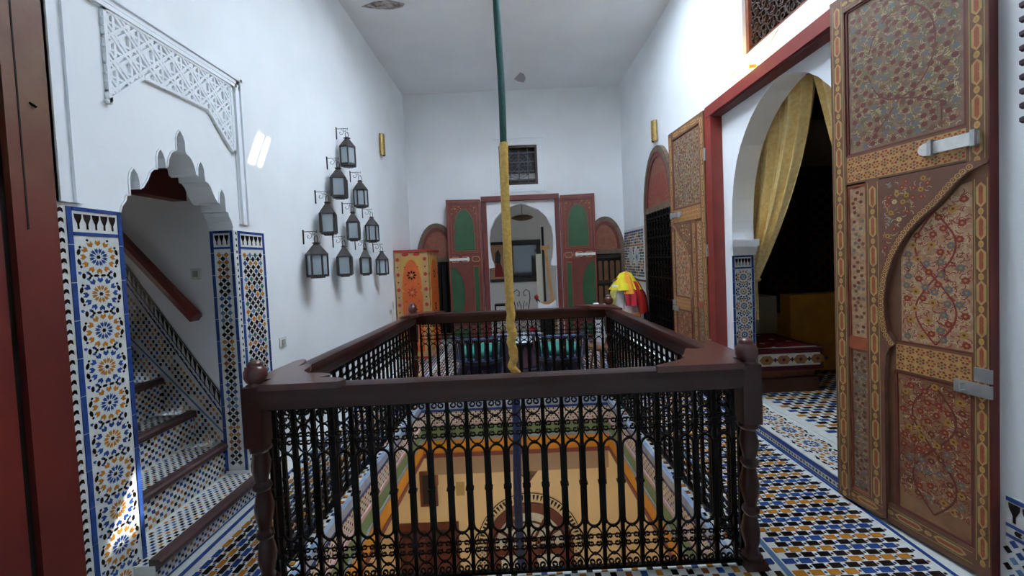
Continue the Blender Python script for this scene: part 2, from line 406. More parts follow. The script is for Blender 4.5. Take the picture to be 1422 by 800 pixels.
# lower court
LY, LF = 5.6, -4.2
struct(G().box(-2.8, 2.8, LY, LY+.2, LF, -.05).build('wall_lower_far', BEI)); struct(G().box(-3, -2.8, 0, LY, LF, -.05).build('wall_lower_left', BEI))
struct(G().box(2.8, 3, 0, LY, LF, -.05).build('wall_lower_right', BEI)); struct(G().box(-3, 3, -.2, 0, LF, -.05).build('wall_lower_near', BEI))
struct(G().box(-3, 3, -.2, LY+.2, LF-.1, LF).build('floor_lower', mat('court_floor', (214, 206, 192), .3, var=.15, vs=10)))
g = G()
for P in ([(-2.8, 0), (2.8, 0), (1.1, 1.75), (-1.2, 1.75)], [(-2.8, 0), (-1.2, 1.75), (-1.12, 4.25), (-2.8, LY)], [(2.8, 0), (2.8, LY), (1.0, 4.25), (1.1, 1.75)], [(-2.8, LY), (-1.12, 4.25), (1.0, 4.25), (2.8, LY)]): g.prism(P, XY, -.56, -.06)
struct(g.build('ceiling_lower', BEI))
for s in (-1, 1):       # dark little corbels below the gallery corners
    x = -1.02 if s < 0 else .9
    o = thing('corbel', 'small dark red corbel bracket under the %s corner of the yellow cornice' % ('window-side' if s < 0 else 'sofa-side'), 'corbel', (x, 4.5, -.9))
    G().box(x-.03, x+.03, 4.38, 4.5, -1.05, -.78).build('post', mat('brown_corbel', (120, 70, 52), .6), o)
    G().prism([(x-s*.1-.05, -.86), (x-s*.1+.05, -.86), (x-s*.1+.05, -.8), (x-s*.1, -.74), (x-s*.1-.05, -.8)], frame((0, 4.5, 0), (1, 0, 0), (0, 0, 1), (0, -1, 0)), -.08, .0).build('bracket', mat('dark_red_corbel', (78, 34, 30), .6), o)
# ---- left wall with stair arch
half = [(.385, 0), (.385, 1.80), (.372, 1.845), (.35, 1.875), (.345, 1.90), (.325, 1.905), (.325, 1.985), (.318, 2.02), (.30, 2.045), (.282, 2.02), (.275, 1.985), (.275, 1.945), (.255, 1.955), (.225, 2.0), (.205, 2.045), (.185, 2.065), (.163, 2.07), (.16, 2.14), (.152, 2.165), (.138, 2.185), (.124, 2.165), (.116, 2.14), (.112, 2.09), (.095, 2.1), (.088, 2.14), (.07, 2.18), (.055, 2.195), (.035, 2.205), (.028, 2.215), (.028, 2.275), (.018, 2.305), (0, 2.33)]
SY = 2.315
pr = [(SY-d, z) for d, z in half]+[(SY+d, z) for d, z in half[-2::-1]]
g = G().prism([(YB, 0)]+pr+[(YF, 0), (YF, ZC), (YB, ZC)], LW, -.16, 0)
wl = struct(g.build('wall_left', PL))
# plain raised lip along the arch edge
g = G(); lip = [p for p in pr if p[1] > 1.79]
for a, b in zip(lip, lip[1:]):
    n = (-(b[1]-a[1]), b[0]-a[0]); L = math.hypot(*n) or 1; n = (n[0]/L*.008, n[1]/L*.008)
    g.prism([a, b, (b[0]+n[0], b[1]+n[1]), (a[0]+n[0], a[1]+n[1])], LW, 0, .005)
g.build('arch_edge', GES, wl)
# plaster frame and carved lattice
def bar(poly2, w0, w1, fr, g=None): return (g or G()).prism(poly2, fr, w0, w1)
fy0, fy1, fz = 1.665, 2.86, 2.86
g = G()
for (o1, w1_) in ((0, .022), (.028, .012), (.062, .026)):
    a, b, c = fy0+o1*.9, fy1-o1, fz-o1; t = .02
    g.box(b-t, b, 1.83, c, 0, w1_, 0, LW); g.box(a, b, c-t, c, 0, w1_, 0, LW); g.box(a, a+t, 1.83, c, 0, w1_, 0, LW)
g.box(fy0, fy0+.10, 1.83, fz, 0, .014, 0, LW); g.box(fy1-.09, fy1, 1.83, fz, 0, .008, 0, LW); g.box(fy0, fy1, fz-.09, fz, 0, .008, 0, LW)
g.build('moulded_frame', GES, wl)
lp = [(1.905, 2.78), (1.905, 2.325), (2.10, 2.525), (2.525, 2.53), (2.735, 2.315), (2.757, 2.315), (2.757, 2.78)]
g = G(); f45 = pi/4
lattice(g, LW, lp, [(a_, .13, .02+s_*.026) for a_ in (0, pi/2) for s_ in (-1, 1)]+[(f45, .0919, .03), (3*f45, .0919, .03), (f45, .0919, .055), (3*f45, .0919, .055)], .0125, -.001, .012)
for i in range(len(lp)):
    a, b = lp[i], lp[(i+1) % len(lp)]; L = math.hypot(b[0]-a[0], b[1]-a[1]); n = (-(b[1]-a[1])/L*.016, (b[0]-a[0])/L*.016)
    g.prism([a, b, (b[0]+n[0], b[1]+n[1]), (a[0]+n[0], a[1]+n[1])], LW, -.001, .019)
g.build('carved_lattice', GES, wl, kind='stuff')
# ---- tiled pilasters of the stair arch
def pilaster(label, u0, u1, z0, z1, fr, kind, edge_left=0, name='tiled_pilaster', core_w=.0004, nb=11, group=None):
    c = fr((u0+u1)/2, z0, 0); P = thing(name, label, 'pilaster', tuple(c))
    G().box(u0, u1, z0, z1, core_w, .004, 0, fr).build('core', ZW, P)
    f2 = lambda u, v, w=0: fr(u, v, w+.004)
    b = .02; e = edge_left; H_ = z1-z0
    bricks(P, f2, u0+e, u0+e+b, z0, z1, nb, ZB); bricks(P, f2, u1-b, u1-.001, z0, z1, nb, ZB)
    a0, a1 = u0+e+b+.002, u1-b-.002
    bricks(P, f2, a0, a1, z1-.018, z1-.001, 3, ZB, 'u'); bricks(P, f2, a0, a1, z1-.125, z1-.11, 3, ZB, 'u')
    mo = Mo(); merlons(mo, a0+.005, a1-.005, z1-.1, z1-.03, 5 if a1-a0 > .12 else 3)
    if e: chain(mo, u0+.012, u0+e-.01, z0, z1, 42)
    if kind == 'ros': rosettes(mo, a0+.005, a1-.005, z0+.03, z1-.135, (a1-a0)*.87)
    else: diamonds(mo, a0+.006, a1-.006, z0+.03, z1-.14, kind, .052)
    mo.put(G(), f2, .0008) if 0 else None
    mo.put((gg := G()), f2, .0012); gg.build('mosaic', TILE, P, kind='stuff')
    return P
pilaster('tall tiled pilaster with flower-star mosaic between red door post and stairs', 1.648, 1.93, 0, 1.815, LW, 'ros', .045)
JF = frame((0, 2.70, 0), (1, 0, 0), (0, 0, 1), (0, -1, 0))
pilaster('narrow tiled jamb of the stair arch facing the steps', -2.055, XL, .13, 1.785, JF, 0, 0, core_w=.0004)
pilaster('tiled pilaster on white wall between stair arch and lanterns', 2.70, 3.02, 0, 1.785, LW, 1, .035)
# ---- staircase
ST = thing('staircase', 'mosaic-tiled stairs with dark wooden nosings climbing through the arch', 'staircase', (-2.2, 2.3, 0))
sa = math.radians(15); SW = frame((-2.03, 2.72, 0), (-cos(sa), sin(sa), 0), (0, 0, 1), (-sin(sa), -cos(sa), 0))   # far side wall
sx = [-1.79, -2.06, -2.34, -2.62, -2.9, -3.18, -3.46]; sz = [.135, .325, .53, .755, .98, 1.2, 1.42]
ccol = [K_, B_, O_, K_, R_, B_, K_]
for k in range(6):
    x, z = sx[k], sz[k]; zp = sz[k-1] if k else 0; ya = 1.86; yb = 2.72+(-2.03-x)*math.tan(sa)+(.0 if k else .0); yb = max(yb, 2.70)
    xe = sx[k+1]-.3
    s_ = G().box(xe, x-.002, ya, yb, zp-.05 if k else 0, z-.03).build('step', ZW, ST)
    nz = [(0, -.045), (.02, -.045), (.03, -.03), (.03, -.012), (.02, 0), (-.03, 0), (-.03, -.03), (0, -.03)]
    G().prism([(x+a, z+b) for a, b in nz], frame((0, 0, 0), (1, 0, 0), (0, 0, 1), (0, 1, 0)), ya, yb).build('nosing', NOSE, s_)
    g = G(); mo = Mo()
    rf = frame((x-.001, 0, 0), (0, 1, 0), (0, 0, 1), (1, 0, 0))
    if k == 0:
        bricks(s_, rf, ya, yb, .075, .088, 12, ZB, 'u', name='border_tile'); bricks(s_, rf, ya, yb, .004, .012, 8, ZB, 'u')
        checker(mo, rect(ya, yb, .014, .074), .0192, ccol, .8)
    else: checker(mo, rect(ya, yb, zp-.03, z-.04), .0235, ccol, .84)
    mo.put(g, rf, .002); mo = Mo()
    checker(mo, rect(sx[k+1]+.001, x-.03, ya, yb), .0225, [K_, B_, K_, BG_, O_], .84); mo.put(g, frame((0, 0, z-.03), (1, 0, 0), (0, 1, 0), (0, 0, 1)), .002)
    G().box(sx[k+1], x-.03, ya, yb, z-.03, z-.0295).build('tread', ZW, s_)
    g.build('mosaic', TILE, s_, kind='stuff')
ws = struct(G().box(-.02, 2.6, 0, 2.9, -.15, 0, 0, SW).build('wall_stair', PL))
STD = mat('darkened_plaster', (128, 116, 108), .85, var=.1, vs=2)  # plaster colour darkened to cut bounce light in the stairwell
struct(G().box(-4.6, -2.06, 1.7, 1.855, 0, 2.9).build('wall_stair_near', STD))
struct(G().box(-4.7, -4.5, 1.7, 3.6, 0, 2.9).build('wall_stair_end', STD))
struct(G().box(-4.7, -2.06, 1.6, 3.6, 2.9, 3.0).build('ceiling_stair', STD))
struct(G().box(-2.36, -2.26, 2.46, 2.775, 2.01, 2.9).build('trim_9', mat('dark_red_lintel', (92, 34, 26), .5)))
# dado on the stair side wall, set between two slanted lines
dT = lambda u: .665+1.12*(u-.045); dS = lambda u: .40+.78*(u-.105)
dado = G().prism([(0, 0), (0, dT(0)), (1.25, dT(1.25)), (1.25, 0)], SW, 0, .004).build('tile_dado', GROUT, ws)
g = G(); mo = Mo()
def sl(d0, d1, u0=.0, u1=1.2): return [(u0, d0(u0)), (u1, d0(u1)), (u1, d1(u1)), (u0, d1(u0))]
mo.add(sl(lambda u: dT(u)-.018, lambda u: dT(u)-.004), K_); mo.add(sl(lambda u: dT(u)-.112, lambda u: dT(u)-.10), B_); mo.add(sl(lambda u: dT(u)-.165, lambda u: dT(u)-.15), B_)
mo.add(sl(lambda u: dS(u)+.02, lambda u: dS(u)+.04), BG_)
for k in range(30):
    u = .01+k*.04; 
    mo.add([(u, dT(u)-.022), (u+.034, dT(u+.034)-.022), (u+.034, dT(u+.034)-.04), (u+.022, dT(u)-.062), (u+.024, dT(u)-.092), (u+.014, dT(u)-.098), (u+.013, dT(u)-.066)], K_)
    mo.add([(u, dT(u)-.142), (u+.016, dT(u)-.124), (u+.03, dT(u)-.105), (u+.02, dT(u)-.135)], K_); mo.add([(u+.02, dT(u)-.15+.03), (u+.036, dT(u)-.118), (u+.03, dT(u)-.108)], K_)
checker(mo, sl(lambda u: dS(u)+.045, lambda u: dT(u)-.17), .028, [K_, K_, O_, K_, R_, K_, O_, B_], .8)
checker(mo, sl(lambda u: 0*u+.1, lambda u: dS(u)+.018), .028, [K_, O_, K_, B_, K_, R_], .8)
mo.put(g, SW, .006); g.build('mosaic', TILE, dado, kind='stuff')
o = thing('handrail', 'red-brown wooden handrail fixed to the wall above the stairs', 'handrail', tuple(SW(.5, 1.4, .05)))
a, b = SW(.15, 1.20, .06), SW(1.5, 2.37, .06)
hr = [(-.03, -.03), (.03, -.03), (.035, .01), (.02, .035), (-.02, .035), (-.035, .01)]
d = (b-a).normalized(); n = SW(0, 0, 1)-SW(0, 0, 0); up = d.cross(n).normalized()
if up.z < 0: up = -up
G().prism(hr, frame(a, n, up, d), 0, (b-a).length).build('rail', mat('stair_rail_wood', (104, 42, 34), .35, var=.2, coat=.3), o)
for t in (.3, 1.2): p = a+d*t; G().tube([p-up*.02, p-up*.05-n*.03, p-up*.05-n*.06], .008).build('bracket', IRON, o)
# ---- right wall with the arched doorway
AC = 3.0; hp_ = [(.70, 1.4), (.70, 1.75), (.685, 1.96), (.65, 2.14), (.595, 2.30), (.53, 2.42), (.455, 2.52), (.37, 2.61), (.27, 2.685), (.16, 2.74), (.07, 2.775), (0, 2.79)]
ra = [(AC+d, z) for d, z in hp_]+[(AC-d, z) for d, z in hp_[-2::-1]]
g = G().prism([(YB, 0), (2.30, 0)]+ra[::-1]+[(3.70, 0), (YF, 0), (YF, 3.1), (YB, 3.1)], RW, -.2, 0)
WY0, WY1, WZ0, WZ1 = 2.50, 3.46, 3.15, 4.05
g.box(YB, WY0, 3.1, ZC, -.2, 0, 0, RW); g.box(WY1, YF, 3.1, ZC, -.2, 0, 0, RW); g.box(WY0, WY1, 3.1, WZ0, -.2, 0, 0, RW); g.box(WY0, WY1, WZ1, ZC, -.2, 0, 0, RW)
wr = struct(g.build('wall_right', PL))
g = G()
for (dd, zz) in ((0, 0), (.02, .014), (.05, .03)):
    pr_ = [(2.05, 1.46+zz), (2.25, 1.46+zz)]
    g.box(XR-.012-dd*.4, XR+.2+dd*.3, 3.67-dd*.6, 3.71, 1.45+dd*1.6, 1.5+dd*1.9)
g.build('impost_moulding', GES, wr)
JR = frame((0, 3.699, 0), (1, 0, 0), (0, 0, 1), (0, -1, 0))
pilaster('slim tiled jamb with star mosaic beside red door frame under curtain', XR-.01, XR+.19, .09, 1.45, JR, 'ros', 0, core_w=.0004)
# red door frame
o = thing('door_frame', 'red-painted timber frame around the curtained arch doorway', 'door frame', (1.98, 3.17, 0))
G().box(1.93, XR+.0, 3.83, 3.93, .0, 2.80).build('post', REDF, o); G().box(1.965, XR, 2.24, 2.30, .0, 2.78).build('post', REDF, o)
G().box(1.925, XR, 2.345, 3.93, 2.80, 2.9).build('lintel', REDF, o); G().box(1.945, XR, 2.345, 3.83, 2.785, 2.80).build('stop', mat('dark_red_bead', (98, 32, 28), .5), o)  # the stop is a bead in a darker red than the frame
# raised sill of the doorway and the room floor
sill = G().box(1.93, 2.3, 2.2, 3.83, 0, .082).build('trim_10', ZW); struct(sill, 'blue and white tiled step of the curtained doorway')
sf = frame((1.93, 0, 0), (0, 1, 0), (0, 0, 1), (-1, 0, 0)); g = G(); mo = Mo()
for k in range(56):
    u = 2.22+.0285*k; mo.add(ngon(u, .026, .0105, 4), (K_, K_, BG_, R_)[k % 4])
mo.add(rect(2.2, 3.83, .001, .010), B_); mo.put(g, sf, .002)
bricks(sill, sf, 2.2, 3.83, .043, .074, 11, ZB, 'u', name='blue_tile')
tf = frame((0, 0, .082), (1, 0, 0), (0, 1, 0), (0, 0, 1)); mo = Mo()
for k in range(7): rosettes(mo, 1.96, 2.2, 2.22+k*.23, 2.22+(k+1)*.23+.01, .22)
mo.put(g, tf, .002); g.build('mosaic', TILE, sill, kind='stuff')
tiles2 = tiles; tiles = []
oblongs(2.32, 4.9, 1.6, 5.6, .11, .052, .074, .038, z=.09, dots=False)
rfl = struct(G().box(2.24, 5.4, .6, 6.2, .0, .087).build('floor_room', ZW)); g = G()
for (x, y), (lx, ly), c, z in tiles: g.box(x-lx/2, x+lx/2, y-ly/2, y+ly/2, .085, .0895, c)
g.build('small_floor_tiles', TILE, rfl, kind='stuff')
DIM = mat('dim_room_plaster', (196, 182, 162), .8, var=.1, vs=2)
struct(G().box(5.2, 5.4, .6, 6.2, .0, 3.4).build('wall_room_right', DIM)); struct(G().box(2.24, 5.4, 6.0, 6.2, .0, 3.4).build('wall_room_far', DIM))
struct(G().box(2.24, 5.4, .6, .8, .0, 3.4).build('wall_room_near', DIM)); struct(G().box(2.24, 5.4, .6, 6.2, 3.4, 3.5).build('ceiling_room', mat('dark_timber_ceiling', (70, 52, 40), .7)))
# right dado at the near end of the wall
bd = struct(G().box(YB, 1.64, 0, .42, 0, .012, 0, RW).build('baseboard_right', ZW)); g = G(); mo = Mo()
for v0, v1, c in ((.40, .418, B_), (.29, .305, B_), (.245, .26, B_)): mo.add(rect(.8, 1.635, v0, v1), c)
merlons(mo, .8, 1.63, .31, .395, 18); chain_u = [(.8+.03*k) for k in range(27)]
for u in chain_u: mo.add([(u, .265), (u+.022, .265), (u+.028, .275), (u+.022, .286), (u, .286), (u+.006, .275)], K_)
k = 0
for i in range(20):
    for j in range(6):
        mo.add(ngon(.81+.042*i+(j % 2)*.021, .225-.036*j, .017, 4, 0, 1, 1.0), (K_, BG_, K_, B_)[(i+j) % 4])
mo.put(g, RW, .014); g.build('mosaic', TILE, bd, kind='stuff')
# ---- far wall
hp = [(.62, 0), (.62, 1.36), (.52, 1.375), (.53, 1.45), (.56, 1.52), (.582, 1.7), (.588, 1.9), (.56, 2.08), (.47, 2.27), (.33, 2.405), (.15, 2.485), (0, 2.53)]
FC = .148; fa = [(FC-d, z) for d, z in hp]+[(FC+d, z) for d, z in hp[-2::-1]]
g = G().prism([(XL, 0)]+fa+[(XR, 0), (XR, 2.8), (XL, 2.8)], FW, -.18, 0)
g.box(XL, -.2, 2.8, ZC, -.18, 0, 0, FW); g.box(.5, XR, 2.8, ZC, -.18, 0, 0, FW); g.box(-.2, .5, 2.8, 2.87, -.18, 0, 0, FW); g.box(-.2, .5, 3.59, ZC, -.18, 0, 0, FW)
wf = struct(g.build('wall_far', PLF))
g = G()
for e, t in ((.09, .012), (.13, .02)):
    a, b, c, d_ = -.2-e, .5+e, 2.87-e, 3.59+e
    for q in ((a, b, d_-.012, d_), (a, b, c, c+.012), (a, a+.012, c, d_), (b-.012, b, c, d_)): g.box(*q, 0, t, 0, FW)
g.build('plaster_surround', GES, wf)
o = thing('door_frame', 'maroon timber frame around the arched far doorway', 'door frame', (FC, 7.25, 0))
for a, b in ((-.56, -.47), (.78, .855)): G().box(a, b, 0, 2.58, 0, .07, 0, FW).build('post', MARO, o)
G().box(-.56, .855, 2.58, 2.67, 0, .09, 0, FW).build('lintel', MARO, o)
# far room
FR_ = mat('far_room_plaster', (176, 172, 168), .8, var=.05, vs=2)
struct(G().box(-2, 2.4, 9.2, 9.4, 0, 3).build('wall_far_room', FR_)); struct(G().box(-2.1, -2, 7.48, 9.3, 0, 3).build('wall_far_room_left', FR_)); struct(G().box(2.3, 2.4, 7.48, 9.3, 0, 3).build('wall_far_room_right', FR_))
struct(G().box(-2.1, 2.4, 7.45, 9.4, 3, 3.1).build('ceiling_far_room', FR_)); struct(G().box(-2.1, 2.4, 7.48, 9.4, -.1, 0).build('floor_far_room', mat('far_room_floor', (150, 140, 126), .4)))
# ---- back wall, ceiling with skylight
struct(G().box(XL-.2, XR+.2, YB-.2, YB, 0, ZC).build('wall_back', PL))
g = G(); c0, c1 = ZC, ZC+.14; sx0, sx1, sy0, sy1 = -.28, 1.4, 2.3, 4.6
X0, X1, Y0, Y1 = XL-.2, XR+.2, YB-.2, YF+.2
h1 = (-.73, -.51, 4.16, 4.34)       # little vent where direct sun comes in
g.box(X0, X1, Y0, sy0, c0, c1); g.box(sx1, X1, sy0, sy1, c0, c1); g.box(X0, X1, sy1, Y1, c0, c1)
g.box(X0, h1[0], sy0, sy1, c0, c1); g.box(h1[1], sx0, sy0, sy1, c0, c1); g.box(h1[0], h1[1], sy0, h1[2], c0, c1-.1); g.box(h1[0], h1[1], h1[3], sy1, c0, c1-.1)
g.box(h1[0], h1[1], 4.245, 4.268, c0, c0+.02)
ce = struct(g.build('ceiling', PLC))
G().prism([(-1.68, 4.80), (-1.5, 4.72), (-1.32, 4.7), (-1.16, 4.78), (-1.2, 4.84), (-1.33, 4.87), (-1.5, 4.86)], XY, ZC-.004, ZC+.001).build('damaged_patch', mat('bare_crumbling_lath', (98, 84, 76), .9, col2=(190, 186, 180), vs=18, bump=.8, bs=30), ce, label='bare patch of crumbling ceiling plaster')
G().prism([(.13, 6.85), (.2, 6.95), (.3, 7.0), (.33, 6.85), (.3, 6.7), (.24, 6.62)], XY, ZC-.003, ZC+.001).build('flaking_patch', mat('flaked_grey_plaster', (168, 166, 166), .9), ce)
SH = 4.75
g = G()
for q in ((sx0-.1, sx0, sy0-.1, sy1+.0), (sx1, sx1+.1, sy0-.1, sy1+.0), (sx0, sx1, sy0-.1, sy0), (sx0, sx1, sy1-.0, sy1+.06)): g.box(*q, ZC+.13, SH)
struct(g.build('wall_skylight_shaft', PL))
sky = struct(G().box(sx0, sx1, sy0, sy0+.05, SH, SH+.06).box(sx0, sx1, sy1-.05, sy1, SH, SH+.06).box(sx0, sx0+.05, sy0, sy1, SH, SH+.06).box(sx1-.05, sx1, sy0, sy1, SH, SH+.06).build('window_1', IRON), 'skylight frame over the atrium')
PANE = mat('frosted_skylight_glass', (236, 240, 244), .6, trans=.96)
px_ = [sx0+.03, .05, .55, .71, sx1-.03]; py_ = [sy0+.03, 2.9, 3.5, 4.23, 4.42, sy1-.03]      # one small pane is missing
for i in range(4):
    for j in range(5):
        a, b, c, d_ = px_[i], px_[i+1], py_[j], py_[j+1]
        if (i, j) != (2, 3): G().poly([(a, c, SH+.06), (b, c, SH+.06), (b, d_, SH+.06), (a, d_, SH+.06)]).build('pane', PANE, sky)
        if j: G().box(a, b, c-.012, c+.012, SH+.03, SH+.058).build('glazing_bar', IRON, sky)
# ================================================================ RAILING
def arc(cx, cz, rx, rz, a0, a1, n): return [(cx+rx*cos(a0+(a1-a0)*k/n), 0, cz+rz*sin(a0+(a1-a0)*k/n)) for k in range(n+1)]
def curl(cx, cz, r, a0, s, turns=1.05, n=9): return [(cx+r*(1-.62*k/n)*cos(a0+s*tau*turns*k/n), 0, cz+r*(1-.62*k/n)*sin(a0+s*tau*turns*k/n)) for k in range(n+1)]
def scroll_mesh():
    g = G(); t = .0042; h = .038
    def band(zc, sg):       # oval with four curls in it
        g.tube(arc(0, zc, h, .066, 0, tau, 20)[:-1], t, 4, True)
        for sx_ in (-1, 1):
            for sz_ in (-1, 1):
                g.tube(curl(sx_*.017, zc+sz_*.017, .014, pi/2*(1-sx_)+(pi if sz_ > 0 else pi)*0+(-sz_)*.9*sx_, sx_*sz_), .0045, 4)
                g.tube(curl(sx_*.036, zc+sz_*.02, .009, pi/2+sz_, -sx_*sz_, .8, 6), .004, 4)
        for z in (zc-.024, zc+.024): g.tube([(-.045, 0, z), (.045, 0, z)], .0032, 4)
    band(.71, 1); band(.155, 1)
    for z in (.775, .644, .221, .089): g.lathe([(.001, -.008), (.009, -.004), (.009, .004), (.001, .008)], (0, 0, z), 6)
    g.tube(arc(0, .835, .04, .058, pi, tau, 10), t, 4); g.tube(arc(0, .03, .04, .058, 0, pi, 10), t, 4)
    for s_ in (-1, 1):
        g.tube(curl(s_*.018, .835, .016, pi/2, s_), .005, 4); g.tube(curl(s_*.018, .048, .016, -pi/2, -s_), .005, 4)
    # long loop hugging the bars
    q = .034; P = arc(0, .60, q, .04, 0, pi, 8)+arc(0, .262, q, .04, pi, tau, 8); g.tube(P, .0062, 4, True)
    return g.mesh('scrollwork', IRON)
def bar_mesh():
    g = G(); b = .0085
    g.box(-b, b, -b, b, .02, .862)
    g.box(-.019, .019, -.012, .012, .43, .442); g.box(-.012, .012, -.012, .012, .7, .72); g.box(-.012, .012, -.012, .012, .145, .165)
    g.box(-.012, .012, -.012, .012, .612, .622); g.box(-.012, .012, -.012, .012, .24, .25)
    return g.mesh('baluster', IRON)
SM, BM = scroll_mesh(), bar_mesh()
RAIL = thing('gallery_railing', 'black wrought-iron railing with varnished wooden handrail and turned posts around the atrium', 'railing', (0, 3, 0))
NC = [(-1.225, 1.825), (1.07, 1.845), (.985, 4.21), (-1.115, 4.23)]
def nr(a, z): return 1+.07*cos(3*a+z*26)
for k, (x, y) in enumerate(NC):
    prof = [(.05, 0), (.05, .05), (.036, .06), (.03, .09), (.042, .13), (.046, .17), (.036, .22), (.028, .245), (.042, .26), (.042, .275), (.028, .29), (.044, .36), (.047, .40), (.034, .46), (.03, .475), (.044, .49), (.044, .505), (.03, .52), (.043, .57), (.046, .60), (.034, .655), (.05, .67), (.05, .685), (.036, .70), (.046, .72)]
    pst = G().lathe([(r_*.9, z_) for r_, z_ in prof], (x, y, 0), 14, rf=nr).build('newel_post', WOOD, RAIL, auto=True)
    G().box(x-.05, x+.05, y-.05, y+.05, .0, .035).build('base_block', WOOD, pst)
    G().box(x-.043, x+.043, y-.043, y+.043, .69, .97).build('head_block', WOOD, pst)
    G().lathe([(.04, .97), (.042, .975), (.026, .982), (.04, .99), (.049, 1.012), (.047, 1.04), (.038, 1.058), (.03, 1.062), (.032, 1.068), (.026, 1.08), (.008, 1.088)], (x, y, 0), 18).build('ball_finial', WOODT, pst, smooth=True)
for k in range(4):
    a, b = V3((*NC[k], 0)), V3((*NC[(k+1) % 4], 0)); d = b-a; L = d.length; d.normalize(); n = V3((-d.y, d.x, 0))
    fr = frame(a, n, (0, 0, 1), d)
    pr_ = [(-.035, .862), (.035, .862), (.045, .885), (.045, .905), (.052, .915), (.052, .94), (.04, .962), (.0, .97), (-.04, .962), (-.052, .94), (-.052, .915), (-.045, .905), (-.045, .885)]
    G().prism(pr_, fr, .043, L-.043).build('handrail', WOOD, RAIL, auto=True)
    pn = G().prism(rect(-.011, .011, .85, .863), fr, .05, L-.05).prism(rect(-.011, .011, .018, .03), fr, .05, L-.05).build('iron_panel', IRON, RAIL)
    s0, s1 = .075, L-.075; N = round((s1-s0)/.0905); p = (s1-s0)/N; ang = math.atan2(d.y, d.x)
    for i in range(N+1):
        q = a+d*(s0+p*i); inst('baluster', BM, pn, Matrix.Translation(q) @ Matrix.Rotation(ang, 4, 'Z'))
        if i < N: q = a+d*(s0+p*(i+.5)); inst('scrollwork', SM, pn, Matrix.Translation(q) @ Matrix.Rotation(ang, 4, 'Z') @ Matrix.Diagonal((p/.0905, 1, 1, 1)))
# scalloped corner boards
for k in range(4):
    c = V3((*NC[k], 0)); a = (V3((*NC[(k+1) % 4], 0))-c).normalized(); b = (V3((*NC[k-1], 0))-c).normalized()
    P = [(.043, -.055), (.40, -.055), (.43, -.03), (.41, .0), (.33, .03), (.27, .035), (.31, .06), (.30, .09), (.24, .115), (.17, .125), (.125, .17), (.115, .24), (.09, .30), (.06, .31), (.035, .27), (.03, .33), (0, .41), (-.03, .43), (-.055, .40), (-.055, .043), (.043, .043)]
    if k in (1, 2): P = [(.043, -.055), (.44, -.055), (.44, -.03), (.33, .03), (.26, .07), (.25, .12), (.27, .16), (.22, .19), (.16, .22), (.12, .25), (.07, .26), (.03, .33), (-.03, .44), (-.055, .44), (-.055, .043), (.043, .043)]
    if k in (2, 3): P = [(u*.8+.009, v*.8+.009) for u, v in P]
    G().prism(P, lambda u, v, w: c+a*u+b*v+V3((0, 0, w)), .957, .986).build('corner_board', WOODT, RAIL)
# ================================================================ PAINTED DOOR LEAVES
def interlace(g, fr, u0, u1, v0, v1, along='v', unit=.155):
    """gold knot band: long orange lozenges tied by small rings"""
    L = (v1-v0) if along == 'v' else (u1-u0); wd = (u1-u0) if along == 'v' else (v1-v0); n = max(1, round(L/unit)); p = L/n
    def T(s, t): return ((u0+wd/2+t, v0+s) if along == 'v' else (u0+s, v0+wd/2+t))
    h = wd*.21
    def P(pts, c, w): g.poly([fr(*T(s, t), w) for s, t in pts], c)
    for i in range(n):
        s = p*i; a, b = s+p*.17, s+p*.83
        for sg in (-1, 1): P([(s+p*.25, sg*wd*.46), (s+p*.75, sg*wd*.46), (s+p*.68, sg*wd*.36), (s+p*.32, sg*wd*.36)], pN, .0006)
        P([(a-.008, 0), (a+.012, h+.006), (b-.012, h+.006), (b+.008, 0), (b-.012, -h-.006), (a+.012, -h-.006)], pG, .0008)
        P([(a+.002, 0), (a+.015, h*.72), (s+p*.47, h*.72), (s+p*.5, h*.5), (s+p*.53, h*.72), (b-.015, h*.72), (b-.002, 0), (b-.015, -h*.72), (a+.015, -h*.72)], pO, .0012)
        P([(s+k*cos(t)*.016+.0, k*sin(t)*h) for k, t in [(1, tau*j/8) for j in range(8)]], pG, .0016)
        P([(s+.009*cos(tau*j/6), h*.5*sin(tau*j/6)) for j in range(6)], pC, .002)
    for sg in (-1, 1): P([(0, sg*wd*.5-sg*.004), (L, sg*wd*.5-sg*.004), (L, sg*wd*.5-sg*.001), (0, sg*wd*.5-sg*.001)], pG, .0006)
def starband(g, fr, u0, u1, v0, v1, p=.043):
    g.poly([fr(u, v, .0005) for u, v in rect(u0, u1, v0, v1)], pG)
    nu = max(1, round((u1-u0)/p)); nv = max(1, round((v1-v0)/p)); pu, pv = (u1-u0)/nu, (v1-v0)/nv
    for i in range(nu):
        for j in range(nv):
            c = (u0+pu*(i+.5), v0+pv*(j+.5)); k = (i+j) % 2
            g.poly([fr(u, v, .001) for u, v in star(*c, p*.2, 5, .5, .3)], pN if k else pC)
            for q in range(6):
                a = tau*(q+.5*k)/6; g.poly([fr(u, v, .001+.0001*q) for u, v in polar(*c, a, [(p*.19, 0), (p*.34, p*.17), (p*.51, 0), (p*.34, -p*.17)])], pR if (i+q) % 3 else pO)
def vine(g, fr, pts, wd, c, w=.0014):
    for (a, b) in zip(pts, pts[1:]):
        L = math.hypot(b[0]-a[0], b[1]-a[1]) or 1; n = (-(b[1]-a[1])/L*wd/2, (b[0]-a[0])/L*wd/2)
        g.poly([fr(u, v, w) for u, v in ((a[0]+n[0], a[1]+n[1]), (b[0]+n[0], b[1]+n[1]), (b[0]-n[0], b[1]-n[1]), (a[0]-n[0], a[1]-n[1]))], c)
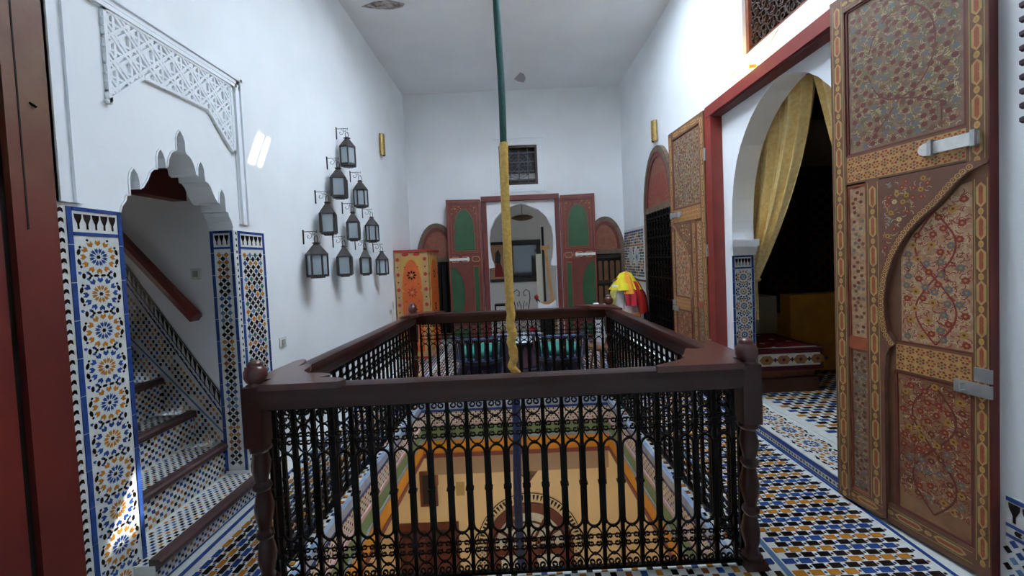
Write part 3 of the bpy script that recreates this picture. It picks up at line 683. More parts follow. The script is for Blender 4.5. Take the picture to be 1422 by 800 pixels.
def flowers(g, fr, poly, n, r, cols, rng, curls=True, curlc=(pW, pG), eye=True, dens=9):
    us = [a for a, b in poly]; vs = [b for a, b in poly]; pts = []
    if curls:
        for _ in range(n*dens):
            c = (rng.uniform(min(us), max(us)), rng.uniform(min(vs), max(vs))); a = rng.uniform(0, tau); rr = r*rng.uniform(.5, 1.1); s_ = rng.choice((-1, 1))
            P = [(c[0]+rr*cos(a+s_*k*.5), c[1]+rr*sin(a+s_*k*.5)) for k in range(5)]
            if all(inside(q, poly) for q in P): vine(g, fr, P, r*.2, rng.choice(curlc), .0007+rng.random()*.0003)
    t = 0
    while len(pts) < n and t < n*30:
        t += 1; c = (rng.uniform(min(us), max(us)), rng.uniform(min(vs), max(vs)))
        if not all(inside(q, poly) for q in ngon(*c, r*1.1, 6)) or any((c[0]-x)**2+(c[1]-y)**2 < (r*2.3)**2 for x, y in pts): continue
        pts.append(c); k = rng.choice(cols)
        g.poly([fr(u, v, .0016) for u, v in star(*c, r, 7, .8, rng.random())], k)
        if eye: g.poly([fr(u, v, .002) for u, v in ngon(*c, r*.35, 6)], pC if k != pC else pM)
def ogee_vines(g, fr, u0, u1, v0, v1, c, wd, n=2, w=.0015):
    m_ = (u0+u1)/2; A = (u1-u0)*.36; H_ = (v1-v0)/n
    for k in range(n):
        for s_ in (-1, 1): vine(g, fr, [(m_+s_*A*sin(pi*t/12)*(1 if t < 9 else .95), v0+H_*(k+t/12)) for t in range(13)], wd, c, w)
def half_arch(free, W, H, k=1):     # arch edge points from the free side down to the foot (near leaf measurements)
    A = [(.66, 1.80), (.60, 1.775), (.554, 1.73), (.49, 1.649), (.43, 1.595), (.376, 1.53), (.335, 1.46), (.308, 1.40), (.28, 1.30), (.266, 1.19), (.268, 1.10), (.28, 1.02), (.315, .965), (.29, .94), (.272, .90), (.266, .82), (.246, .76), (.246, .012)]
    return [(u*W/.66, v*H/2.87) for u, v in A]
def painted_leaf(label, P, Q, H, seed, z0=.02, bolt=True, lit=0):
    rng = random.Random(seed); P, Q = V3((*P, 0)), V3((*Q, 0)); d = (Q-P); W = d.length; d.normalize(); n = V3((-d.y, d.x, 0))
    if n.x > 0: n = -n
    fr = frame((P.x, P.y, z0), d, (0, 0, 1), n); sU = W/.66
    L_ = thing('door_leaf', label, 'door', (P.x, P.y, 0))
    def U(*a): return [x*sU for x in a]
    def board(name, u0, u1, v0, v1, w0, w1, M): return G().box(u0*sU, u1*sU, v0, v1, w0, w1, 0, fr).build(name, M, L_)
    def F_(w): return lambda u, v, ww=0: fr(u*sU, v, w+ww)
    board('back_board', 0, .66, 0, H, -.03, 0, PBR)
    e = G().box(.66*sU, .66*sU+.004, 0, H, -.034, .018, 0, fr).box(0, .66*sU, H, H+.004, -.034, .018, 0, fr).build('edge', REDD, L_)
    def orn(par, fn):
        g = G(); fn(g); g.build('painted_ornament', PAINT, par, kind='stuff')
    st = board('stile', 0, .078, 0, H, 0, .018, PBR); orn(st, lambda g: interlace(g, F_(.018), .012, .068, .02, H-.02))
    st = board('stile', .592, .66, 1.81, H, 0, .018, PBR); orn(st, lambda g: interlace(g, F_(.018), .6, .652, 1.82, H-.02))
    rl = board('rail', .078, .592, H-.09, H, 0, .018, PBR); orn(rl, lambda g: interlace(g, F_(.018), .085, .585, H-.07, H-.02, 'u'))
    rl = board('rail', .078, .592, 1.82, 1.975, 0, .018, PBR); orn(rl, lambda g: starband(g, F_(.018), .085, .66-.07, 1.83, 1.965))
    up = board('panel', .09, .58, 1.985, H-.1, 0, .006, PBR2); R0 = rect(.10, .57, 1.995, H-.11)
    def f1(g):
        flowers(g, F_(.006), R0, 200, .0145, [pM, pM, pY, pB, pM, pM, pY], rng, True, (pW, pC, pN, pB, pN, pW), False, 12); f = F_(.006)
        vine(g, f, [(.335+.145*cos(a_)*(1 if 1 else 0), 2.42+.22*sin(a_)) for a_ in [(-2.9+.25*k) for k in range(24)]], .006, pM)
        vine(g, f, [(.335, 2.2), (.26, 2.1), (.19, 2.02)], .006, pM); vine(g, f, [(.335, 2.2), (.41, 2.17), (.5, 2.12), (.5, 2.0)], .006, pM)
    orn(up, f1)
    g = G()
    for q in ((.078, .592, 1.975, 1.987), (.078, .592, H-.102, H-.09), (.078, .09, 1.975, H-.09), (.58, .592, 1.975, H-.09)): g.box(q[0]*sU, q[1]*sU, q[2], q[3], 0, .012, 0, fr)
    g.build('panel_moulding', PMAR, L_)
    for v0, v1 in ((.965, 1.80), (.085, .89)):
        p_ = board('panel', .084, .172, v0, v1, 0, .006, PBR2 if v1 < 1 else PTAN); orn(p_, lambda g: flowers(g, F_(.006), rect(.09, .166, v0+.01, v1-.01), 46, .0105, [pM, pM, pY, pB], rng, True, (pW, pG, pN), False))
        g = G()
        for q in ((.078, .086, v0-.005, v1+.005), (.17, .178, v0-.005, v1+.005), (.078, .178, v1, v1+.01), (.078, .178, v0-.01, v0)): g.box(q[0]*sU, q[1]*sU, q[2], q[3], 0, .012, 0, fr)
        g.build('panel_moulding', PORG, L_)
    board('rail', .078, .18, .9, .955, 0, .016, PORG); rb = board('rail', .078, .245, .0, .075, 0, .016, PBR); orn(rb, lambda g: interlace(g, F_(.016), .085, .24, .015, .065, 'u'))
    st = board('stile', .178, .246, .075, 1.82, 0, .018, PBR); orn(st, lambda g: interlace(g, F_(.018), .186, .24, .08, 1.81))
    # spandrel board with the half arch of the wicket
    A = half_arch(1, .66, 2.87); sp = [(.246, 1.81), (.66, 1.81)]+[(u, v) for u, v in A]
    pts = [(u*sU, v) for u, v in ([(.246, .012), (.246, 1.815), (.66, 1.815)]+A[:-2]+[(.262, .76), (.262, .012)])]
    s_ = G().prism(pts, fr, 0, .024).build('wicket_spandrel', mat('spandrel_brown', (118, 78, 62), .55, var=.2, vs=14), L_)
    def f2(g):
        f = F_(.024)
        for a, b in zip(A[:13], A[1:13]):
            L = math.hypot(b[0]-a[0], b[1]-a[1]); nn = ((b[1]-a[1])/L, -(b[0]-a[0])/L); m = max(1, round(L/.022))
            for q in range(m):
                t = (q+.5)/m; c = (a[0]+(b[0]-a[0])*t+nn[0]*.016, a[1]+(b[1]-a[1])*t+nn[1]*.016)
                if c[0] < .25 or c[1] > 1.8: continue
                g.poly([f(u, v, .0008) for u, v in ngon(*c, .0125, 8)], pG); g.poly([f(u, v, .0012) for u, v in ngon(*c, .008, 8)], pM); g.poly([f(u, v, .0016) for u, v in ngon(*c, .004, 6)], pG)
        flowers(g, f, [(.26, 1.795), (.52, 1.795), (.40, 1.62), (.30, 1.47), (.262, 1.35)], 22, .013, [pR, pC, pY, pW], rng, True, (pW, pG))
    orn(s_, f2)
    # wicket inside
    st = board('stile', .606, .66, .0, 1.80, 0, .012, PBR); orn(st, lambda g: interlace(g, F_(.012), .61, .656, .06, 1.74, unit=.135))
    vp = [(.33, .985), (.60, .985), (.60, 1.735), (.565, 1.725), (.5, 1.645), (.44, 1.59), (.385, 1.525), (.345, 1.45), (.33, 1.40)]
    p_ = G().prism([(u*sU, v) for u, v in vp], fr, 0, .003).build('panel', PTAN, L_)
    def f3(g):
        f = F_(.003); flowers(g, f, vp, 48, .0175, [pR, pC, pY, pR, pY], rng, True, (pR, pW, pW, pR), True, 20); ogee_vines(g, f, .36, .575, .99, 1.62, pR, .008, 2)
    orn(p_, f3)
    rl = board('rail', .30, .606, .825, .975, 0, .012, PBR); orn(rl, lambda g: starband(g, F_(.012), .31, .60, .835, .965, .04))
    p_ = board('panel', .31, .60, .115, .815, 0, .004, mat('worn_red_brown_panel', (128, 82, 58), .6, col2=(168, 128, 88), vs=9)); R2 = rect(.315, .595, .12, .81)
    def f4(g):
        f = F_(.004); flowers(g, f, rect(.315, .595, .2, .81), 58, .0165, [pR, pC, pY, pR, pM], rng, True, (pW, pR, pR, pM), True, 16); ogee_vines(g, f, .34, .575, .16, .8, pM, .008, 2)
    orn(p_, f4)
    rb = board('rail', .262, .606, .0, .105, 0, .012, PBR); orn(rb, lambda g: interlace(g, F_(.012), .275, .6, .03, .085, 'u', .13))
    g = G()
    for q in ((.30, .312, .105, .825), (.594, .606, .105, .825), (.30, .606, .105, .117), (.30, .606, .813, .825), (.30, .606, .975, .985)): g.box(q[0]*sU, q[1]*sU, q[2], q[3], 0, .01, 0, fr)
    g.build('panel_moulding', PMAR, L_)
    b = G().box(.46*sU, .635*sU, 1.885, 1.94, .018, .032, 0, fr).build('bolt', WBOLT if bolt else STEEL, L_)
    G().prism([(x*sU, y) for x, y in ngon(.452, 1.912, .03, 10)], fr, .018, .03).build('bolt_end', WBOLT if bolt else STEEL, b)
    for u in (.475, .625): G().box((u-.008)*sU, (u+.008)*sU, 1.878, 1.947, .018, .045, 0, fr).build('keeper', STEEL, b)
    h = G().box(.545*sU, .668*sU, .80, .855, .012, .024, 0, fr).build('hasp', STEEL, L_); G().box(.612*sU, .668*sU, .865, .925, .012, .02, 0, fr).build('hasp_plate', STEEL, h)
    G().tube([fr(.58*sU, .815, .024), fr(.58*sU, .815, .05), fr(.58*sU, .845, .05), fr(.58*sU, .845, .024)], .005).build('staple', STEEL, h)
    return L_, fr
painted_leaf('big painted door leaf with white bolt and red vines beside the tiled baseboard', (1.90, 2.335), (2.01, 1.665), 2.865, 3)
L2, fr2 = painted_leaf('tall painted door leaf folded back beside the iron-grilled fan window', (1.945, 3.965), (1.90, 4.73), 2.87, 5, bolt=False)
for z in (.5, 1.45, 2.4): G().tube([(1.925, 3.945, z), (1.925, 3.945, z+.12)], .012, 8).build('hinge', STEEL, L2)
G().box(1.94, 2.0, 3.932, 3.964, .02, 2.88).build('hinge_stile', mat('bright_red_edge', (168, 44, 34), .5), L2)
# ================================================================ GREEN DOOR LEAVES ON FAR WALL
def keyhole(u0, u1, v0, v1, fs=.48):
    c = (u0+u1)/2; h = (u1-u0)/2; s = v0+(v1-v0)*fs
    return [(u0, v0), (u1, v0), (u1, s-.03), (u1-.03, s), (u1-.005, s+.03)]+[(c+h*cos(a)*.98, s+.05+(v1-s-.05)*(sin(a)**1.15)) for a in [pi/2*k/8 for k in range(0, 9)]]+[(c-h*cos(a)*.98, s+.05+(v1-s-.05)*(sin(a)**1.15)) for a in [pi/2*k/8 for k in range(7, -1, -1)]]+[(u0+.005, s+.03), (u0+.03, s), (u0, s-.03)]
def green_leaf(label, P, Q, H):
    P, Q = V3((*P, 0)), V3((*Q, 0)); d = Q-P; W = d.length; d.normalize(); n = V3((d.y, -d.x, 0))
    if n.y > 0: n = -n
    fr = frame((P.x, P.y, .03), d, (0, 0, 1), n); L_ = thing('door_leaf', label, 'door', (P.x, P.y, 0))
    B = lambda name, a, b, c, e, w0, w1, M: G().box(a*W, b*W, c, e, w0, w1, 0, fr).build(name, M, L_)
    B('back_board', 0, 1, 0, H, -.03, 0, MARO)
    B('stile', 0, .1, 0, H, 0, .02, MARO); B('stile', .9, 1, 1.42, H, 0, .02, MARO); B('rail', .1, .9, H-.09, H, 0, .02, MARO); B('rail', .1, .9, 1.42, 1.62, 0, .02, MARO)
    B('panel', .1, .9, 1.62, H-.09, 0, .005, PMAR)
    kp = keyhole(.2*W, .8*W, 1.67, H-.17); G().prism(kp, fr, 0, .009).build('green_panel', GRN, L_)
    g = G()
    for a, b in zip(kp, kp[1:]+kp[:1]):
        vine(g, lambda u, v, w=0: fr(u, v, w+.009), [a, b], .016, pB, .001)
    for u0, u1, v0, v1 in ((.12, .88, 1.635, H-.105), (.03, .97, .05, H-.03)):
        for q in ((u0, u1, v0, v0+.008), (u0, u1, v1-.008, v1), (u0, u0+.014, v0, v1), (u1-.014, u1, v0, v1)): g.box(q[0]*W, q[1]*W, q[2], q[3], .0, .0225 if u0 < .1 else .012, pO, fr)
    for s_ in (.2, .5, .8):
        g.poly([fr((u)*W, v, .021) for u, v in ((s_-.13, 1.52), (s_-.08, 1.57), (s_+.08, 1.57), (s_+.13, 1.52), (s_+.08, 1.47), (s_-.08, 1.47))], pG); g.poly([fr(u*W, v, .022) for u, v in ((s_-.11, 1.52), (s_-.07, 1.56), (s_+.07, 1.56), (s_+.11, 1.52), (s_+.07, 1.48), (s_-.07, 1.48))], pM)
    flowers(g, lambda u, v, w=0: fr(u, v, w+.006), [(.13*W, H-.3), (.13*W, H-.11), (.87*W, H-.11), (.87*W, H-.3), (.8*W, H-.26), (.5*W, H-.165), (.2*W, H-.26)], 16, .016, [pR, pB, pC], random.Random(2), False)
    g.build('painted_ornament', PAINT, L_, kind='stuff')
    B('green_panel', .13, .27, .12, 1.38, 0, .008, GRN); B('stile', .3, .36, 0, 1.42, 0, .02, MARO); B('rail', .1, .36, 0, .1, 0, .02, MARO)
    g = G()
    for q in ((.115, .13, .1, 1.40), (.27, .285, .1, 1.40), (.115, .285, 1.38, 1.4), (.115, .285, .1, .12)): g.box(q[0]*W, q[1]*W, q[2], q[3], 0, .014, 0, fr)
    g.build('panel_moulding', PORG, L_)
    A = [(1, 1.41), (.92, 1.40), (.8, 1.36), (.7, 1.28), (.62, 1.18), (.575, 1.05), (.56, .92), (.57, .78), (.60, .66), (.645, .58), (.59, .555), (.56, .5), (.56, .42), (.44, .42), (.44, .0)]
    G().prism([(u*W, v) for u, v in [(.36, 0), (.36, 1.42), (1, 1.42)]+A], fr, 0, .02).build('wicket_spandrel', PMAR, L_)
    G().prism([(u*W, v) for u, v in [(.56, .42), (.94, .42), (.94, 1.395)]+A[1:9]+[(.6, .62), (.56, .5)]], fr, 0, .006).build('green_panel', GRN, L_)
    B('rail', .44, 1, .3, .42, 0, .012, MARO); B('stile', .94, 1, 0, 1.41, 0, .012, MARO); B('panel', .5, .9, .05, .27, 0, .008, GRN)
    b = B('bolt', .42, .97, 1.5, 1.545, .02, .035, WBOLT); G().box(.4*W, .46*W, 1.49, 1.555, .02, .04, 0, fr).build('bolt_end', WBOLT, b)
    return L_
green_leaf('maroon door leaf with green arched panels beside the orange cabinet', (-.575, 7.215), (-1.18, 7.12), 2.59)
green_leaf('maroon door leaf with green arched panels beside the slatted arch and scarf rack', (.87, 7.215), (1.48, 7.13), 2.6)
# lunettes on the far wall
def lunette(label, fr, u0, u1, vs, rise, vb, slats, ray=False, grille=True):
    o = thing('arched_window', label, 'window', tuple(fr((u0+u1)/2, vb, 0))); t = .075; dk = mat('recess_shade', (16, 15, 16), .8)
    out = arch_pts(u0, u1, vs, rise, 12, .3); inn = arch_pts(u0+t, u1-t, vs, rise-t*1.1, 12, .3)
    WD = mat('grey_brown_arch_wood', (110, 92, 76), .6, var=.3, vs=12)
    g = G()
    for k in range(len(out)-1): g.prism([out[k], out[k+1], inn[k+1], inn[k]], fr, 0, .05)
    for a, b in ((u0, u0+t), (u1-t, u1)): g.box(a, b, vb, vs, 0, .05, 0, fr)
    g.box(u0, u1, vb-.09, vb, 0, .05, 0, fr); g.build('arch_frame', WD, o)
    rd = G(); i2 = arch_pts(u0+t+.05, u1-t-.05, vs, rise-t*1.1-.06, 12, .3)
    for k in range(len(inn)-1): rd.prism([inn[k], inn[k+1], i2[k+1], i2[k]], fr, 0, .04)
    rd.build('red_arch_band', MARO, o)
    lu = G().prism(i2, fr, 0, .02).build('lunette_panel', mat('lunette_brown', (138, 84, 64), .55, var=.2, vs=20), o)
    if ray:
        g = G(); c = ((u0+u1)/2, vs+.02)
        for k in range(15):
            a = pi*(k+.5)/15; r1 = min((u1-u0)/2-t-.07, rise*.6)
            g.poly([fr(u, v, .0215) for u, v in polar(*c, a, [(.1, -.008), (r1, -.022), (r1*1.06, 0), (r1, .022), (.1, .008)])], pR)
        g.build('painted_rays', PAINT, lu, kind='stuff')
    G().box(u0+t-.01, u1-t+.01, vs-.08, vs, 0, .045, 0, fr).build('crossbar', WD, o)
    G().box(u0+t, u1-t, vb, vs-.08, 0, .004, 0, fr).build('shade_panel', dk, o)  # flat near-black panel, the recess's shade is painted into its colour
    return o, (u0+t, u1-t, vb, vs-.08)
o, q = lunette('low arched niche with iron bars between orange cabinet and green door', FW, -1.78, -1.03, 1.60, .63, .2, 0)
for k in range(6): u = q[0]+(q[1]-q[0])*(k+.5)/6; G().tube([FW(u, q[2], .02), FW(u, q[3], .02)], .012, 6).build('iron_bar', IRON, o)
o, q = lunette('arched shutter window with wooden slats in the corner by the tile picture', FW, 1.33, 2.03, 1.62, .6, .2, 1)
for r_ in range(3):
    for k in range(5):
        u = q[0]+(q[1]-q[0])*(k+.2)/5; v0 = q[3]-.06-.46*(r_+1); 
        G().prism([(u, v0), (u+.07, v0), (u+.07, v0+.36), (u+.06, v0+.39), (u+.01, v0+.39), (u, v0+.36)], FW, .004, .02).build('slat', OLDW, o)
    G().box(q[0], q[1], q[3]-.06-.46*r_-.02, q[3]-.06-.46*r_+.04, .004, .03, 0, FW).build('cross_rail', DARKW, o)
# fan window on the right wall
o, q = lunette('tall fan-topped window with black iron grille beside the folded painted door', RW, 4.93, 6.03, 2.17, .80, .42, 0, True)
g = G(); pp = rect(q[0], q[1], q[2], q[3]); lattice(g, RW, pp, [(pi/2, .11, .02), (0, .28, .05)], .022, .02, .045)
def rings(g, fr, u0, u1, v0, v1, p, w, r, tr):
    nu = max(1, round((u1-u0)/p)); nv = max(1, round((v1-v0)/p))
    for i in range(nu):
        for j in range(nv):
            c = (u0+(u1-u0)*(i+.5)/nu, v0+(v1-v0)*(j+.5)/nv); g.tube([fr(c[0]+r*cos(a), c[1]+r*sin(a), w) for a in [tau*k/10 for k in range(10)]], tr, 4, True)
            for s_ in (-1, 1): g.tube([fr(c[0]+s_*r*.5+r*.4*cos(a), c[1]+s_*r*.5+r*.4*sin(a), w+.01) for a in [tau*k/7 for k in range(7)]], tr*.8, 4, True)
rings(g, RW, q[0], q[1], q[2], q[3], .12, .03, .055, .008); g.build('iron_grille', IRON, o)
# upper windows
def grille_window(label, fr, u0, u1, v0, v1, star_=False):
    o = thing('grille_window', label, 'window', tuple(fr((u0+u1)/2, v0, -.1)))
    FRM = mat('brown_window_frame', (120, 66, 46), .55, var=.2, vs=9) if not star_ else mat('dark_brown_window_frame', (58, 34, 30), .5)
    for n_, q in (('jamb', (u0, u0+.04, v0, v1)), ('jamb', (u1-.04, u1, v0, v1)), ('sill', (u0+.04, u1-.04, v0, v0+.04)), ('head', (u0+.04, u1-.04, v1-.04, v1))): G().box(*q, -.12, -.03, 0, fr).build(n_, FRM, o)
    G().box(u0, u1, v0, v1, -.178, -.15, 0, fr).box(u0-.06, u1+.06, v0-.06, v1+.06, -.22, -.182 if star_ else -.202, 0, fr).build('blackout_board', mat('dark_window_board', (30, 20, 18), .6, var=.3, vs=8), o)  # near-black backing added to keep sky light out and darken the opening
    g = G(); P = rect(u0+.04, u1-.04, v0+.04, v1-.04); c = ((u0+u1)/2, (v0+v1)/2)
    if star_:
        lattice(g, fr, P, [(0, .165, .0), (pi/2, .165, .0)], .012, -.075, -.06)
        for r_ in (.12, .24): g.tube([fr(c[0]+r_*cos(a), c[1]+r_*sin(a), -.06) for a in [tau*k/20 for k in range(20)]], .006, 4, True)
        for k in range(4): a = pi*k/4; g.tube([fr(c[0]-.25*cos(a), c[1]-.25*sin(a), -.06), fr(c[0]+.25*cos(a), c[1]+.25*sin(a), -.06)], .006, 4)
        for s_ in ((0, pi/4)): g.tube([fr(c[0]+.24*cos(s_+tau*k/4), c[1]+.24*sin(s_+tau*k/4), -.055) for k in range(4)], .006, 4, True)
        M_ = mat('dark_grey_iron', (62, 60, 72), .4, metal=.3)
    else:
        lattice(g, fr, P, [(pi/2, .045, .01), (0, .15, .05)], .01, -.07, -.055); rings(g, fr, u0+.05, u1-.05, v0+.05, v1-.05, .11, -.05, .05, .006); M_ = mat('dull_brown_iron', (74, 58, 54), .45, metal=.3)
    g.build('iron_grille', M_, o); return o
grille_window('small square window with star-shaped iron grille high on far wall', FW, -.2, .5, 2.87, 3.59, True)
grille_window('upper window with brown frame and wrought scroll grille over red lintel', RW, WY0, WY1, WZ0, WZ1)
g = G()
for e in (0, .035, .07):
    a = 3.56+e; g.box(a, a+.02, 3.08, 4.3, 0, .018, 0, RW)
g.build('window_moulding', GES, wr)
# ================================================================ THINGS ON THE LEFT
LANT = [(4.415, 3.045, .175, 6, .91, 'topmost'), (4.147, 2.654, .15, 4, .30, 'second row'), (4.725, 2.636, .155, 6, .36, 'second row'), (3.859, 2.258, .14, 4, .34, 'third row'), (4.455, 2.23, .137, 4, .36, 'third row'), (5.045, 2.241, .155, 6, .36, 'third row'), (3.594, 1.855, .176, 6, .42, 'bottom row'), (4.177, 1.843, .144, 4, .32, 'bottom row'), (4.757, 1.834, .125, 4, .39, 'bottom row'), (5.356, 1.812, .155, 6, .36, 'bottom row')]
LLAB = ['grey hexagonal lantern with white panes hanging alone at the top of the lantern pyramid', 'square grey lantern in the second row of the pyramid, nearer the stair arch', 'hexagonal grey lantern in the second row of the pyramid, nearer the far wall', 'square grey lantern in the third row, on the end toward the stair arch', 'square grey lantern in the middle of the three-lantern row', 'hexagonal grey lantern in the third row, on the end toward the far wall', 'wide grey hexagonal lantern in the bottom row beside the stair arch side', 'square grey lantern in the bottom row, second from the stair arch', 'slim square grey lantern in the bottom row, third from the stair arch', 'hexagonal grey lantern in the bottom row nearest the orange cabinet']
for (y, z, wd, ns, rot, _), lab in zip(LANT, LLAB):
    o = thing('wall_lantern', lab, 'lantern', (XL, y, z), 'lanterns in a pyramid on the left wall')
    fr = frame((XL, y, z), (1, 0, 0), (0, 0, 1), (0, -1, 0)); T = lambda P: [fr(a, b) for a, b in P]
    g = G().box(0, .006, -.13, .0, -.008, .008, 0, fr)
    g.tube(T([(.004, -.018), (.09, -.018), (.11, -.02), (.125, -.035), (.125, -.01)]), .003, 5)
    g.tube(T([(.052+.034*(1-.075*k)*cos(1.4-.55*k), -.06+.034*(1-.075*k)*sin(1.4-.55*k)) for k in range(12)]), .0025, 4)
    g.tube(T([(.098+.014*(1-.08*k)*cos(2+.7*k), -.04+.014*(1-.08*k)*sin(2+.7*k)) for k in range(9)]), .0025, 4)
    g.build('wall_bracket', IRON, o)
    cx = .115; tz = -.125; k = wd/.16
    g = G().tube([fr(cx+.02*sin(a), tz+.035+.035*cos(a), .02*sin(a)*.4) for a in [tau*j/12 for j in range(12)]], .003, 4, True); g.build('hanging_ring', IRON, o)
    R = wd/2/(cos(pi/ns) if ns == 4 else 1)*(.86 if ns == 4 else .97); hb = .19; zt = tz-.105
    c = fr(cx, 0); a0 = rot+(pi/4 if ns == 4 else 0)
    ring = lambda r, zz: [(c.x+r*cos(a0+tau*j/ns), c.y+r*sin(a0+tau*j/ns), z+zz) for j in range(ns)]
    def loft(g, rs):
        for (r1, z1), (r2, z2) in zip(rs, rs[1:]):
            A, B = ring(r1, z1), ring(r2, z2)
            for j in range(ns): g.poly([A[j], A[(j+1) % ns], B[(j+1) % ns], B[j]])
        g.poly(ring(*rs[0])); g.poly(ring(*rs[-1])); return g
    loft(G(), [(R*1.12, zt-.004), (R*1.12, zt+.006), (R*.32, tz-.012), (R*.3, tz-.004), (R*.48, tz), (R*.2, tz+.012)]).build('roof', LMET, o)
    loft(G(), [(R*.7, zt-hb-.022), (R*.7, zt-hb-.01), (R*1.08, zt-hb-.01), (R*1.08, zt-hb+.012)]).build('base', LMET, o)
    A, B = ring(R, zt-hb), ring(R, zt); fg = G()
    for j in range(ns): fg.tube([A[j], B[j]], .009 if ns == 6 else .016, 4)
    fg.tube(B, .009, 4, True); fg.tube(A, .009, 4, True); fg.build('cage', LMET, o)
    A, B = ring(R*.95, zt-hb+.002), ring(R*.95, zt-.002)
    for j in range(ns): G().poly([A[j], A[(j+1) % ns], B[(j+1) % ns], B[j]]).build('pane', FROST, o)
def sconce(label, fr, y, z0, z1):
    o = thing('wall_sconce', label, 'wall lamp', tuple(fr(y, z0, 0))); g = G()
    def fn(s, t): a = (s-.5)*pi; return fr(y+.055*sin(a), z0+(z1-z0)*t, .012+.06*cos(a))
    g.grid(fn, 10, 1); g.build('half_cylinder_shade', BRASS, o, smooth=True)
    G().box(y-.03, y+.03, z0+.05, z1-.05, 0, .02, 0, fr).build('back_plate', BRASS, o)
    G().tube([fr(y, z0+.06, .035), fr(y, z0+.16, .035)], .018, 8).build('bulb', mat('opal_bulb', (235, 230, 215), .4), o)
sconce('half-round brass sconce high on the wall beyond the lanterns', LW, 5.89, 3.12, 3.43); sconce('half-round brass sconce above the fan-topped window', RW, 5.53, 3.05, 3.33)
def switch(label, fr, u, v, cord=False):
    o = thing('wall_socket' if cord else 'light_switch', label, 'socket' if cord else 'switch', tuple(fr(u, v, 0)))
    G().box(u-.045, u+.045, v-.04, v+.04, 0, .008, 0, fr).build('plate', SWW, o); G().box(u-.018, u+.018, v-.022, v+.022, .008, .016, 0, fr).build('rocker', mat('grey_rocker', (150, 154, 150), .4), o)
    if cord:
        G().box(u-.03, u+.03, v+.05, v+.16, 0, .05, 0, fr).build('plug_adapter', SWW, o); G().tube([fr(u, v, .02), fr(u+.02, v-.2, .03), fr(u-.01, v-.45, .02), fr(u, v-.75, .02)], .005, 5).build('cord', SWW, o)
switch('white light switch low on wall beside tiled pilaster', LW, 3.18, .92); switch('cream light switch above the stair handrail', SW, .20, 1.50); switch('white wall socket with plug beside the orange cabinet', LW, 5.94, .80, True)
# red door at the left edge
o = thing('door_frame', 'weathered red-brown wooden door post beside the star-mosaic pilaster', 'door frame', (-1.9, 1.56, 0))
TOPW = OLDW
G().box(1.495, 1.64, 0, 3.4, 0, .03, 0, LW).build('post', worn_post(), o)
G().box(1.535, 1.54, 1.7, 3.2, .029, .032, 0, LW).build('crack', mat('dark_crack', (24, 14, 12), .8), o); G().tube([LW(1.575, 2.20, .028), LW(1.59, 2.185, .04)], .005, 6).build('nail_peg', IRON, o)
o = thing('door_leaf', 'plain dark red wooden door leaf behind the weathered post', 'door', (-1.9, 1.2, 0))
G().box(.7, 1.462, .02, 2.9, .002, .025, 0, LW).build('board', REDD, o); G().box(1.36, 1.44, .1, 1.95, .025, .037, 0, LW).build('batten', REDD, o); G().box(1.462, 1.495, 0, 2.9, .001, .005, 0, LW).build('gap_shade', mat('gap_shade_black', (16, 9, 9), .8), o)  # the last strip paints the shade of the gap in near-black
# dark hanging at right edge
o = thing('wall_mirror', 'dark carved wooden frame on the white wall beside the big painted door', 'mirror', (2.02, 1.35, 1.9))
g = G()
for a, b, c, d_ in ((1.0, 1.558, 1.93, 2.0), (1.0, 1.558, 2.36, 2.43), (1.02, 1.09, 2.0, 2.36), (1.49, 1.558, 2.0, 2.36)): g.box(a, b, c, d_, 0, .03, 0, RW)
for k in range(9): g.tube([RW(1.545, 1.96+.055*k, .03), RW(1.566, 1.96+.055*k, .03)], .014, 6)
g.build('carved_frame', mat('purple_brown_wood', (58, 36, 46), .5, var=.3, vs=30), o); G().box(1.09, 1.55, 2.0, 2.36, 0, .01, 0, RW).build('glass', mat('mirror_glass', (200, 205, 210), .05, metal=1), o)
# lamp over the red lintel
o = thing('flood_lamp', 'small glowing lamp clipped above the red lintel', 'lamp', (1.98, 3.25, 2.95))
G().lathe([(.012, -.03), (.03, -.025), (.04, 0), (.032, .03), (.012, .045)], (1.94, 3.29, 2.985), 14).build('bulb', mat('lit_bulb', (255, 218, 110), .4, emit=42), o, smooth=True)
G().tube([(2.03, 3.27, 2.99), (1.97, 3.28, 2.99)], .016, 8).build('arm', BRASS, o); G().tube([(2.035, 3.2, 2.99), (2.03, 3.12, 3.03), (2.035, 3.07, 3.10), (2.035, 3.0, 3.13)], .004, 5).build('cable', SWW, o)
# ================================================================ HANGING CHAIN SLEEVE
o = thing('chandelier_chain', 'fabric-sleeved chandelier chain, green above, gold below, hanging through the atrium', 'chain', (-.045, 3, 4.7)); rx, ry = -.045, 3.0
def sleeve(z0, z1, r, wob, n, name, M, fold=0):
    g = G(); nn = 14
    def fn(s, t):
        z = z0+(z1-z0)*t; a = tau*s; f = fold*max(0, (1-(z-z0)/.75))
        rr = r*(1+.08*sin(3*a+z*5))*(1+f*.35*sin(z*60+2*cos(a+z*8)))
        return (rx+wob*sin(z*3)+f*.016*sin(z*42)+rr*cos(a), ry+rr*sin(a), z)
    g.grid(fn, nn, n); return g.build(name, M, o, smooth=True)
sleeve(2.375, ZC+.19, .026, .004, 20, 'green_sleeve', TEALS); sleeve(.50, 2.38, .033, .006, 110, 'gold_sleeve', GOLDS, 1); sleeve(-1.75, .505, .032, .008, 60, 'blue_sleeve', BLUES, .5)
cz = -2.35  # unseen lit hoop, added on the chain to brighten the lower court
tg = G(); tg.tube([(rx+.42*cos(tau*k/24), ry+.42*sin(tau*k/24), cz) for k in range(24)], .02, 6, True)
